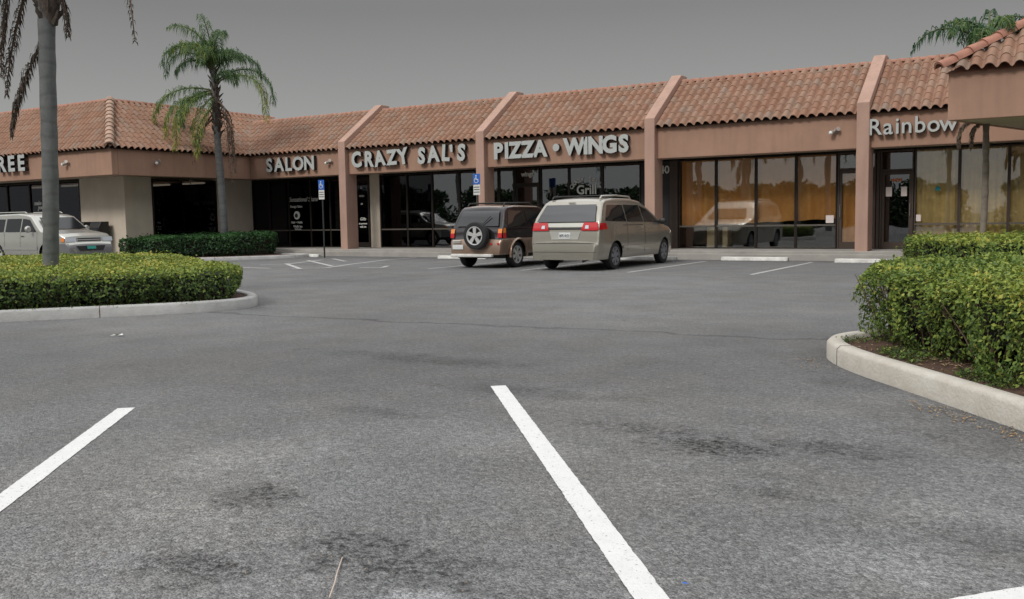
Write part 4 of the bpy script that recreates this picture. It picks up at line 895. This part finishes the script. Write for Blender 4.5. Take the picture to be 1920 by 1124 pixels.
def wheel_parts(w, R, tw, sd_, rimm, spokes, axis='x'):
    h = tw/2; MB().lathe([(-h*.1, R*.58), (-h*.9, R*.66), (-h, R*.8), (-h*.85, R*.96), (-h*.5, R), (h*.5, R), (h*.85, R*.96), (h, R*.8), (h*.9, R*.66), (h*.1, R*.58)], (0, 0, 0), axis, 36).build('tyre', M['tyre'], w, smooth=50)
    b = MB(); o = sd_*h*.92
    def pr_(u, a, b_): return (u, a, b_) if axis == 'x' else (a, u, b_)
    b.lathe([(o-.03*sd_, R*.60), (o, R*.60), (o+.006*sd_, R*.68), (o-.01*sd_, R*.68)], (0, 0, 0), axis, 36, 0, 0, False); b.lathe([(o-.02*sd_, R*.20), (o+.006*sd_, R*.17)], (0, 0, 0), axis, 14)
    for k in range(spokes):
        t = 2*math.pi*k/spokes+.3; c, s_ = math.cos(t), math.sin(t); pc, ps = -s_, c; w0, w1 = R*.10, R*.15; vs = []
        for (rr, ww) in ((R*.08, w0), (R*.63, w1)):
            for dd in (-1, 1):
                for uu in (o-.03*sd_, o-.004*sd_): vs.append(pr_(uu, c*rr+pc*ww*dd, s_*rr+ps*ww*dd))
        b.add(vs, [(0, 1, 3, 2), (4, 6, 7, 5), (0, 4, 5, 1), (2, 3, 7, 6), (1, 5, 7, 3), (0, 2, 6, 4)])
    b.build('rim', rimm, w, smooth=35)
    MB().lathe([(o-.07*sd_, R*.56), (o-.065*sd_, R*.56)], (0, 0, 0), axis, 24).build('dark_backing', M['black'], w)  # black disc added behind the spokes so the gaps read as dark

LV = [.2, .3, .4, .5, .58, .66, .74, .82, .9, .98, 1.04, 1.08, 1.14, 1.2, 1.3, 1.4, 1.5, 1.6, 1.7]
# --- minivan
V = Car('minivan', 'beige minivan parked nose-in with red tail lamps and roof rack', (-10.76, 19.85, 0), 0, 1.96,
        [(0, .50), (.0, .62), (.03, .665), (.10, .69), (.12, .8), (.15, 1.0), (.20, 1.16), (.32, 1.34), (.50, 1.56), (.60, 1.66), (.74, 1.715), (1.2, 1.755), (2.2, 1.75), (2.75, 1.69), (3.2, 1.50), (3.95, 1.10), (4.5, 1.0), (4.85, .88), (5.03, .72), (5.10, .5)],
        .27, (.98, 4.08), .335, [(.2, .93), (.35, .975), (.6, 1.0), (.85, 1.0), (1.1, .975), (1.2, .955), (1.6, .83), (1.75, .78)], [(0, .86), (.1, .935), (.3, .985), (.8, 1), (3.9, 1), (4.5, .96), (4.9, .86), (5.1, .72)], LV, .08)
V.body([M['vanp']])
rw = V.end([[(-.80, 1.185), (.80, 1.185), (.69, 1.60), (-.69, 1.60)]], 'rear_window', M['cglass'], off=.04); V.end([[(-.1, 1.635), (.1, 1.635), (.09, 1.655), (-.09, 1.655)]], 'brake_lamp', M['black'], off=.045)
V.end([[(-.90, .975), (-.44, .975), (-.50, 1.17), (-.88, 1.17)]], 'tail_lamp', M['redl'], off=.03); V.end([[(.44, .975), (.90, .975), (.88, 1.17), (.50, 1.17)]], 'tail_lamp', M['redl'], off=.03)
V.side([[(.12, .985), (.52, 1.0), (.46, 1.15), (.19, 1.15)]], 'tail_lamp', M['redl'], 1, .008); V.side([[(.12, .985), (.52, 1.0), (.46, 1.15), (.19, 1.15)]], 'tail_lamp', M['redl'], -1, .008)
for x in (-.6, .6): V.end([[(x-.05, 1.02), (x+.05, 1.02), (x+.04, 1.10), (x-.04, 1.10)]], 'reverse_lamp', M['clearl'], off=.04)
V.end([[(-.5, 1.06), (.5, 1.06), (.52, 1.15), (-.52, 1.15)]], 'trim_strip', M['silver_p'], off=.016); V.end([[(-.52, 1.0), (.52, 1.0), (.5, 1.045), (-.5, 1.045)]], 'grip_recess', M['black'], off=.014)
V.end([[(-.36, .76), (.36, .76), (.42, .95), (-.42, .95)]], 'plate_recess', M['silver_p'], off=.008); V.end([[(-.16, .78), (.16, .78), (.16, .93), (-.16, .93)]], 'licence_plate', M['plate'], off=.02)
glyph_mesh('plate_text', '875 KCI', .10, .002, .001, [M['steel']], V.root, (0, V.yrear(.80)-.026, .815), xs=.8)
V.side([[(.70, .33), (.712, .33), (.712, .97), (.70, .97)]], 'bumper_edge', M['black'], 1, .002); V.end([[(-.90, .45), (.90, .45), (.90, .457), (-.90, .457)]], 'bumper_seam', M['black'], off=.004); V.end([[(-.90, .672), (.90, .672), (.90, .682), (-.90, .682)]], 'bumper_seam', M['black'], off=.012)
for s_ in (-1, 1):
    V.side([[(.45, 1.2), (1.62, 1.17), (1.62, 1.585), (.76, 1.585)]], 'side_window', M['cglass'], s_, .007); V.side([[(1.68, 1.17), (2.68, 1.15), (2.60, 1.58), (1.68, 1.59)]], 'side_window', M['cglass'], s_, .007)
    V.side([[(2.74, 1.15), (3.72, 1.12), (3.05, 1.47), (2.66, 1.57)]], 'side_window', M['cglass'], s_, .007)
    V.side([[(1.643, .45), (1.66, .45), (1.66, 1.16), (1.643, 1.16)], [(2.707, .36), (2.724, .36), (2.724, 1.14), (2.707, 1.14)], [(1.4, 1.075), (2.65, 1.065), (2.65, 1.08), (1.4, 1.09)], [(3.62, .55), (3.632, .55), (3.70, 1.1), (3.69, 1.1)]], 'door_seams', M['black'], s_, .002)
    V.side([[(1.35, .50), (3.6, .50), (3.6, .57), (1.35, .57)]], 'side_moulding', M['vanp'], s_, .02)
    for yy in (2.45, 2.85): V.side([[(yy, .99), (yy+.17, .99), (yy+.17, 1.015), (yy, 1.015)]], 'door_handle', M['silver_p'], s_, .02)
    m_ = MB(); m_.tube([(s_*.66, .72, 1.74), (s_*.66, .80, 1.80), (s_*.665, 1.6, 1.825), (s_*.66, 2.4, 1.80), (s_*.655, 2.5, 1.74)], [.02, .022, .02, .022, .02], 8); m_.build('roof_rail', M['silver_p'] if s_ > 0 else M['black'], V.root, smooth=60)
    m_ = MB(); m_.lathe([(-.06, .05), (-.04, .10), (.04, .11), (.06, .06)], (0, 0, 0), 'y', 14); mm = m_.build('mirror', M['black'], V.root, smooth=50); mm.location = (s_*1.04, 3.72, 1.15); mm.scale = (.95, .8, .75)
MB().tube([(-.66, 1.25, 1.825), (.66, 1.25, 1.825)], .015, 6).build('roof_bar', M['black'], V.root)
V.end([[(-.7, 1.17), (.7, 1.17), (.56, 1.49), (-.56, 1.49)]], 'windscreen', M['cglass2'], rear=False, off=.10)
V.end([[(-.05, .1), (.0, .1), (0, .11), (-.05, .11)]], 'tow_eye', M['black'], off=-.3)
V.wheels(M['hubcap'], 7)
b = MB(); b.tube([(.5, .1, .24), (.5, .5, .28)], .03, 8); b.build('exhaust', M['steel'], V.root)
# --- off-roader
Rv = Car('compact_off_roader', 'two-tone black and tan off-roader with a spare wheel on its tailgate', (-13.58, 20.25, 0), 0, 1.72,
         [(0, .42), (0, .55), (.02, .70), (.06, .745), (.08, .9), (.12, 1.03), (.16, 1.08), (.34, 1.42), (.42, 1.54), (.52, 1.60), (.9, 1.635), (2.1, 1.62), (2.4, 1.57), (3.0, 1.10), (3.7, .99), (3.95, .85), (4.05, .6), (4.08, .45)],
         .36, (.78, 3.2), .345, [(.3, .94), (.45, .98), (.7, 1.0), (.76, 1.0), (.78, .975), (1.05, .96), (1.5, .82), (1.65, .78)], [(0, .9), (.1, .95), (.3, .985), (.7, 1), (3.2, 1), (3.8, .93), (4.08, .8)], sorted(LV+[.77, .785]), .06)
Rv.body([M['black_p'], M['tan_p']], lambda x, y, z: 1 if z < .775 or z > 1.60 else 0)
Rv.end([[(-.66, 1.10), (.66, 1.10), (.57, 1.50), (-.57, 1.50)]], 'rear_window', M['cglass'], off=.04)
for s_ in (-1, 1):
    a_ = sorted((s_*.68, s_*.80)); Rv.end([[(a_[0], .80), (a_[1], .80), (a_[1], .92), (a_[0], .92)]], 'tail_lamp', M['redl'], off=.025); Rv.end([[(a_[0], .92), (a_[1], .92), (a_[1], 1.03), (a_[0], 1.03)]], 'indicator', M['amber'], off=.025)
    Rv.side([[(.10, .79), (.24, .79), (.24, .93), (.12, .93)]], 'tail_lamp', M['redl'], s_, .01); Rv.side([[(.11, .93), (.24, .93), (.24, 1.05), (.15, 1.05)]], 'indicator', M['amber'], s_, .01)
    Rv.side([[(.34, 1.09), (1.25, 1.09), (1.25, 1.49), (.52, 1.49)]], 'side_window', M['cglass'], s_, .007); Rv.side([[(1.36, 1.09), (2.75, 1.09), (2.35, 1.46), (1.36, 1.49)]], 'side_window', M['cglass'], s_, .007)
    Rv.side([[(1.30, .48), (1.312, .48), (1.312, 1.09), (1.30, 1.09)]], 'door_seams', M['black'], s_, .002)
    fl = MB()
    for a in Rv.axles:
        pts = [(s_*(Rv.W+.01), a+math.cos(t)*.415, .345+math.sin(t)*.415) for t in np.linspace(-.15, math.pi+.15, 16)]; fl.tube(pts, .035, 6)
    fl.build('wheel_arch_flare', M['tan_p'], Rv.root, smooth=60)
    m_ = MB(); m_.tube([(s_*.56, .55, 1.62), (s_*.56, .62, 1.70), (s_*.56, 1.9, 1.71), (s_*.55, 2.0, 1.62)], .018, 8); m_.build('roof_rail', M['black'], Rv.root, smooth=60)
    m_ = MB(); m_.lathe([(-.05, .05), (0, .1), (.05, .06)], (0, 0, 0), 'y', 12); mm = m_.build('mirror', M['black'], Rv.root, smooth=50); mm.location = (s_*.96, 2.75, 1.15)
for yy in (.75, 1.8): MB().tube([(-.56, yy, 1.71), (.56, yy, 1.71)], .016, 6).build('roof_bar', M['black'], Rv.root)
b = MB(); b.box(-.72, .56, -.09, .03, .30, .38); b.build('step_bumper', M['stop'], Rv.root, bevel=.02)
Rv.end([[(-.70, .50), (-.36, .50), (-.36, .62), (-.70, .62)]], 'licence_plate', M['plate'], off=.02); Rv.end([[(-.70, .66), (-.45, .66), (-.45, .69), (-.70, .69)], [(-.70, .71), (-.45, .71), (-.45, .735), (-.70, .735)]], 'louvre', M['silver_p'], off=.03)
for x in (.50, .72): Rv.end([[(x-.03, .62), (x+.03, .62), (x+.03, .67), (x-.03, .67)]], 'reflector', M['redl'], off=.015)
sp = thing('spare_wheel', None, None); sp.parent = Rv.root; sp.location = (.10, -.07, .86); wheel_parts(sp, .36, .21, -1, M['rim'], 5, 'y')
MB().box(-.05, .05, -.02, .14, .7, 1.0).build('spare_mount', M['black'], Rv.root)
m_ = MB(); m_.tube([(.15, .10, 1.12), (.38, .20, 1.36)], .012, 6); m_.build('rear_wiper', M['black'], Rv.root)
Rv.end([[(-.62, 1.13), (.62, 1.13), (.52, 1.46), (-.52, 1.46)]], 'windscreen', M['cglass2'], rear=False, off=.10)
Rv.wheels(M['rim'], 6)
# --- silver sport utility behind the left hedge (nose towards +X)
SU = Car('sport_utility_car', 'silver sport utility car half hidden behind the left palm and hedge', (-30.95, 17.85, 0), -math.pi/2, 1.76,
         [(0, .5), (.02, .75), (.08, 1.0), (.14, 1.1), (.5, 1.62), (.65, 1.68), (2.0, 1.70), (2.5, 1.66), (2.75, 1.60), (3.35, 1.16), (3.6, 1.12), (4.3, 1.04), (4.50, .95), (4.54, .78), (4.60, .70), (4.64, .5)],
         .40, (.95, 3.65), .36, [(.3, .95), (.5, .99), (.8, 1.0), (1.1, .97), (1.6, .83), (1.7, .79)], [(0, .92), (.2, .98), (.7, 1), (3.9, 1), (4.35, .95), (4.64, .86)], LV, .07)
SU.body([M['silver_p'], M['greyp']], lambda x, y, z: 1 if (y > 4.2 and z < .72) else 0)
for s_ in (-1, 1):
    SU.side([[(.55, 1.12), (1.35, 1.12), (1.35, 1.53), (.7, 1.53)], ], 'side_window', M['cglass'], s_, .007); SU.side([[(1.45, 1.12), (2.25, 1.12), (2.25, 1.54), (1.45, 1.54)]], 'side_window', M['cglass'], s_, .007); SU.side([[(2.32, 1.12), (3.15, 1.12), (2.70, 1.50), (2.32, 1.54)]], 'side_window', M['cglass'], s_, .007)
    SU.side([[(2.28, .45), (2.292, .45), (2.292, 1.12), (2.28, 1.12)], [(1.40, .45), (1.412, .45), (1.412, 1.12), (1.40, 1.12)], [(3.18, .45), (3.192, .45), (3.2, 1.1), (3.19, 1.1)]], 'door_seams', M['black'], s_, .002)
    SU.side([[(1.3, .56), (3.2, .56), (3.2, .66), (1.3, .66)]], 'side_moulding', M['silver_p'], s_, .02); SU.side([[(2.36, .97), (2.5, .97), (2.5, 1.0), (2.36, 1.0)]], 'door_handle', M['black'], s_, .02)
    a_ = sorted((s_*.46, s_*.80)); SU.end([[(a_[0], .80), (a_[1], .80), (a_[1], .935), (a_[0], .935)]], 'headlight', M['clearl'], rear=False, off=.02)
    SU.side([[(4.38, .80), (4.5, .80), (4.5, .92), (4.38, .92)]], 'indicator', M['amber'], s_, .02)
    m_ = MB(); m_.lathe([(-.05, .06), (0, .11), (.05, .07)], (0, 0, 0), 'y', 12); mm = m_.build('mirror', M['silver_p'], SU.root, smooth=50); mm.location = (s_*1.0, 2.95, 1.2)
    MB().tube([(s_*.6, .6, 1.71), (s_*.6, .7, 1.75), (s_*.6, 2.2, 1.75), (s_*.6, 2.3, 1.71)], .015, 6).build('roof_rail', M['silver_p'], SU.root)
SU.end([[(-.42, .80), (.42, .80), (.42, .93), (-.42, .93)]], 'grille', M['chrome'], rear=False, off=.022); SU.end([[(-.39, .815), (.39, .815), (.39, .845), (-.39, .845)], [(-.39, .875), (.39, .875), (.39, .91), (-.39, .91)]], 'grille_gap', M['black'], rear=False, off=.03)
SU.end([[(-.4, .52), (.4, .52), (.5, .67), (-.5, .67)]], 'air_intake', M['black'], rear=False, off=.012); SU.end([[(-.15, .57), (.15, .57), (.15, .66), (-.15, .66)]], 'licence_plate', M['greenplate'], rear=False, off=.03)
SU.end([[(-.68, 1.2), (.68, 1.2), (.58, 1.57), (-.58, 1.57)]], 'windscreen', M['cglass2'], rear=False, off=.10); SU.end([[(-.66, 1.14), (.66, 1.14), (.58, 1.58), (-.58, 1.58)]], 'rear_window', M['cglass'], off=.012)
SU.wheels(M['rim'], 5)

# dark newspaper boxes against the left wing wall
for k, (x, lab) in enumerate(((-31.9, 'black metal newspaper box nearer the shop window on the left wing'), (-30.9, 'black metal newspaper box nearer the corner of the left wing'))):
    o = thing('newspaper_box', lab, 'box', (x, 21.3, .2), group='newspaper boxes on the left walkway')
    b = MB(); b.prism([(-.22, .35), (-.22, 1.0), (-.1, 1.22), (.22, 1.22), (.22, .35)], 0, -.3, .3); b.build('case', M['black'], o, bevel=.015); MB().box(-.04, .04, -.04, .04, 0, .36).build('leg', M['black'], o)
    MB().box(-.24, .24, -.232, -.224, .55, .95).build('front_panel', M['steel'], o)

# small things on the asphalt
b = MB(); b.tube([(-13.35, 8.3, .16), (-13.35, 8.3, .42)], .018, 8); tag(b.build('marker_stake', M['white']), 'short white stake poking up in front of the left hedge', 'stake')
b = MB(); p = [gz(642, 1048), gz(632, 1080), gz(628, 1100), gz(618, 1130)]; b.tube([(q.x, q.y, .006+.004*i) for i, q in enumerate(p)], [.0022, .0028, .003, .003], 6); tag(b.build('straw', mat('dry_straw', (.55, .45, .38), .8)), 'pale dry grass stalk lying on the near asphalt', 'stalk')
lf = mat('dry_leaf', (.38, .27, .16), .9, var=.4, vscale=40); ll_ = MB()
def scatter(x0, y0, x1, y1, n, sp, s=.02):
    for _ in range(n):
        t = random.random(); x = x0+(x1-x0)*t+random.gauss(0, sp); y = y0+(y1-y0)*t+random.gauss(0, sp); a = random.uniform(0, 6.28); s2 = s*random.uniform(.4, 1.3)
        c, s3 = math.cos(a), math.sin(a); ll_.add([(x-c*s2, y-s3*s2, .006), (x+s3*s2*.4, y-c*s2*.4, .012), (x+c*s2, y+s3*s2, .008), (x-s3*s2*.4, y+c*s2*.4, .013)], [(0, 1, 2, 3)])
scatter(-.95, 6.85, -.15, 5.85, 120, .05, .016); scatter(-11.0, 10.0, -12.6, 7.4, 60, .1, .022); scatter(-2.15, 8.5, -1.8, 7.9, 30, .08, .014); scatter(-8, 3, 0, 8, 60, 1.5, .008); scatter(-3, 2.4, -1.3, 2.7, 40, .15, .006)
pw = []
for _ in range(5200):
    t = random.random(); x = -1.9+2.3*t+random.gauss(0, .05); y = 8.75-3.0*t+random.gauss(0, .05)+.12
    dd = random.random()**2; x += dd*.35; y += dd*.35
    if math.sin(x*9)+math.sin(y*7+1)+random.random() > .3: pw.append((x, y, .135+.05*random.random()**2))
for _ in range(2200):
    t = random.random(); pw.append((-11.2-6*t+random.gauss(0, .06), 9.1-7.6*t+random.gauss(0, .1)+.2, .13+.04*random.random()))
pw = np.array(pw); wo_ = leaves_mesh('ground_cover', pw, rng.normal(size=pw.shape)+np.array([0, 0, 1.2]), np.clip(.3+.2*rng.normal(size=len(pw)), 0, .8), .013, M['hedgeY'], None); tag(wo_, kind='stuff')
k0 = len(ll_.v); scatter(-1.5, 8.6, .3, 6.5, 300, .13, .022); ll_.v[k0:] = [(v[0], v[1], v[2]+.122) for v in ll_.v[k0:]]
scatter(-13.6, 6.1, -10.95, 9.4, 160, .03, .010)
tag(ll_.build('leaf_litter', lf, recalc=False), kind='stuff')
scr = MB(); q = gz(1285, 1098); scr.add([(q.x-.012, q.y-.004, .007), (q.x+.010, q.y-.006, .010), (q.x+.014, q.y+.004, .007), (q.x-.008, q.y+.003, .012)], [(0, 1, 2, 3)]); tag(scr.build('plastic_scrap', M['blue'], recalc=False), 'tiny blue plastic scrap on the asphalt right of the near white line', 'scrap')
wb = MB(); q = gz(222, 630); 
for k in range(5): wb.add([(q.x+random.gauss(0, .05)-.04, q.y+random.gauss(0, .05), .01), (q.x+random.gauss(0, .05), q.y-.03, .02), (q.x+.05, q.y+random.gauss(0, .03), .03), (q.x, q.y+.04, .01)], [(0, 1, 2, 3)])
tag(wb.build('paper_scrap', M['white'], recalc=False), 'crumpled white scrap on the asphalt in front of the left kerb', 'scrap')

# ---------------------------------------------------------------- across the lot (mirrored in the shop glass)
def tree(label, loc, H, R, seed, nleaf=9000):
    root = thing('broadleaf_tree', label, 'tree', loc, group='trees on the far side of the lot'); r = random.Random(seed); b = MB()
    b.tube([(0, 0, 0), (.1, 0, H*.25), (0, .1, H*.5)], [.28, .2, .14], 10); cs = [(Vector((R*.4*math.cos(k*1.57), R*.4*math.sin(k*1.57), H*.22)), R*.45) for k in range(4)]
    for k in range(9):
        a = r.uniform(0, 6.28); q = Vector((math.cos(a)*R*r.uniform(.2, .85), math.sin(a)*R*r.uniform(.2, .85), H*r.uniform(.4, .8))); cs.append((q, R*r.uniform(.25, .36))); b.tube([(0, 0, H*.35), q*.6+Vector((0, 0, H*.15)), q], [.1, .06, .02], 6)
    b.build('trunk', M['twig'], root, smooth=60); P = []
    g_ = np.random.default_rng(seed)
    for q, rr in cs:
        d = g_.normal(size=(nleaf//9, 3)); d /= np.linalg.norm(d, axis=1, keepdims=True); d *= (rr*g_.uniform(.55, 1.05, len(d)))[:, None]; d[:, 2] *= .7; P.append(d+np.array(q))
    P = np.concatenate(P); leaves_mesh('crown', P, g_.normal(size=P.shape), np.clip(.4+.3*g_.normal(size=len(P)), 0, 1), .16, M['tree'], root)
    return root
for k, (x, y, h, r_) in enumerate([(-2, -24, 3.6, 4.5), (-12, -28, 4, 4.8), (9, -26, 3.7, 5), (-22, -25, 4, 5), (18, -24, 3.6, 5), (-33, -24, 4.5, 5), (27, -20, 3.9, 5), (36, -18, 4.2, 5), (-46, -18, 4, 5), (-28, -26, 3.8, 5), (-39, -23, 4.2, 5), (-54, -16, 4.5, 5), (-17, -26, 3.6, 4.6), (-62, -12, 4.5, 5)]):
    tree('broad tree across the lot, seen only mirrored in the shop glass', (x, y, 0), h, r_, 50+k)
fp = [fr(i*.63, 1.25-.25*(i % 5), 3.0, 2.6, tint=.2, n=70, ll=.5) for i in range(14)]
p0 = make_palm('tall palm across the lot, seen only mirrored in the shop glass', (6, -8, 0), 7.0, .2, .14, fp, group='palms on the far side of the lot', lw=.06)
for (x, y, s_) in ((-14.5, -8, .82), (-17.5, -12, .9), (-20.2, -9, .8), (-24.5, -11, .95), (-33, -12, .9), (-40, -10, .85), (-28.5, -15, 1.0), (-7.5, -10, .9), (-47, -12, .9), (-3, -12, .95)):
    c = copy_tree(p0); c.location = (x, y, 0); c.scale = (s_,)*3; c.rotation_euler = (0, 0, x)
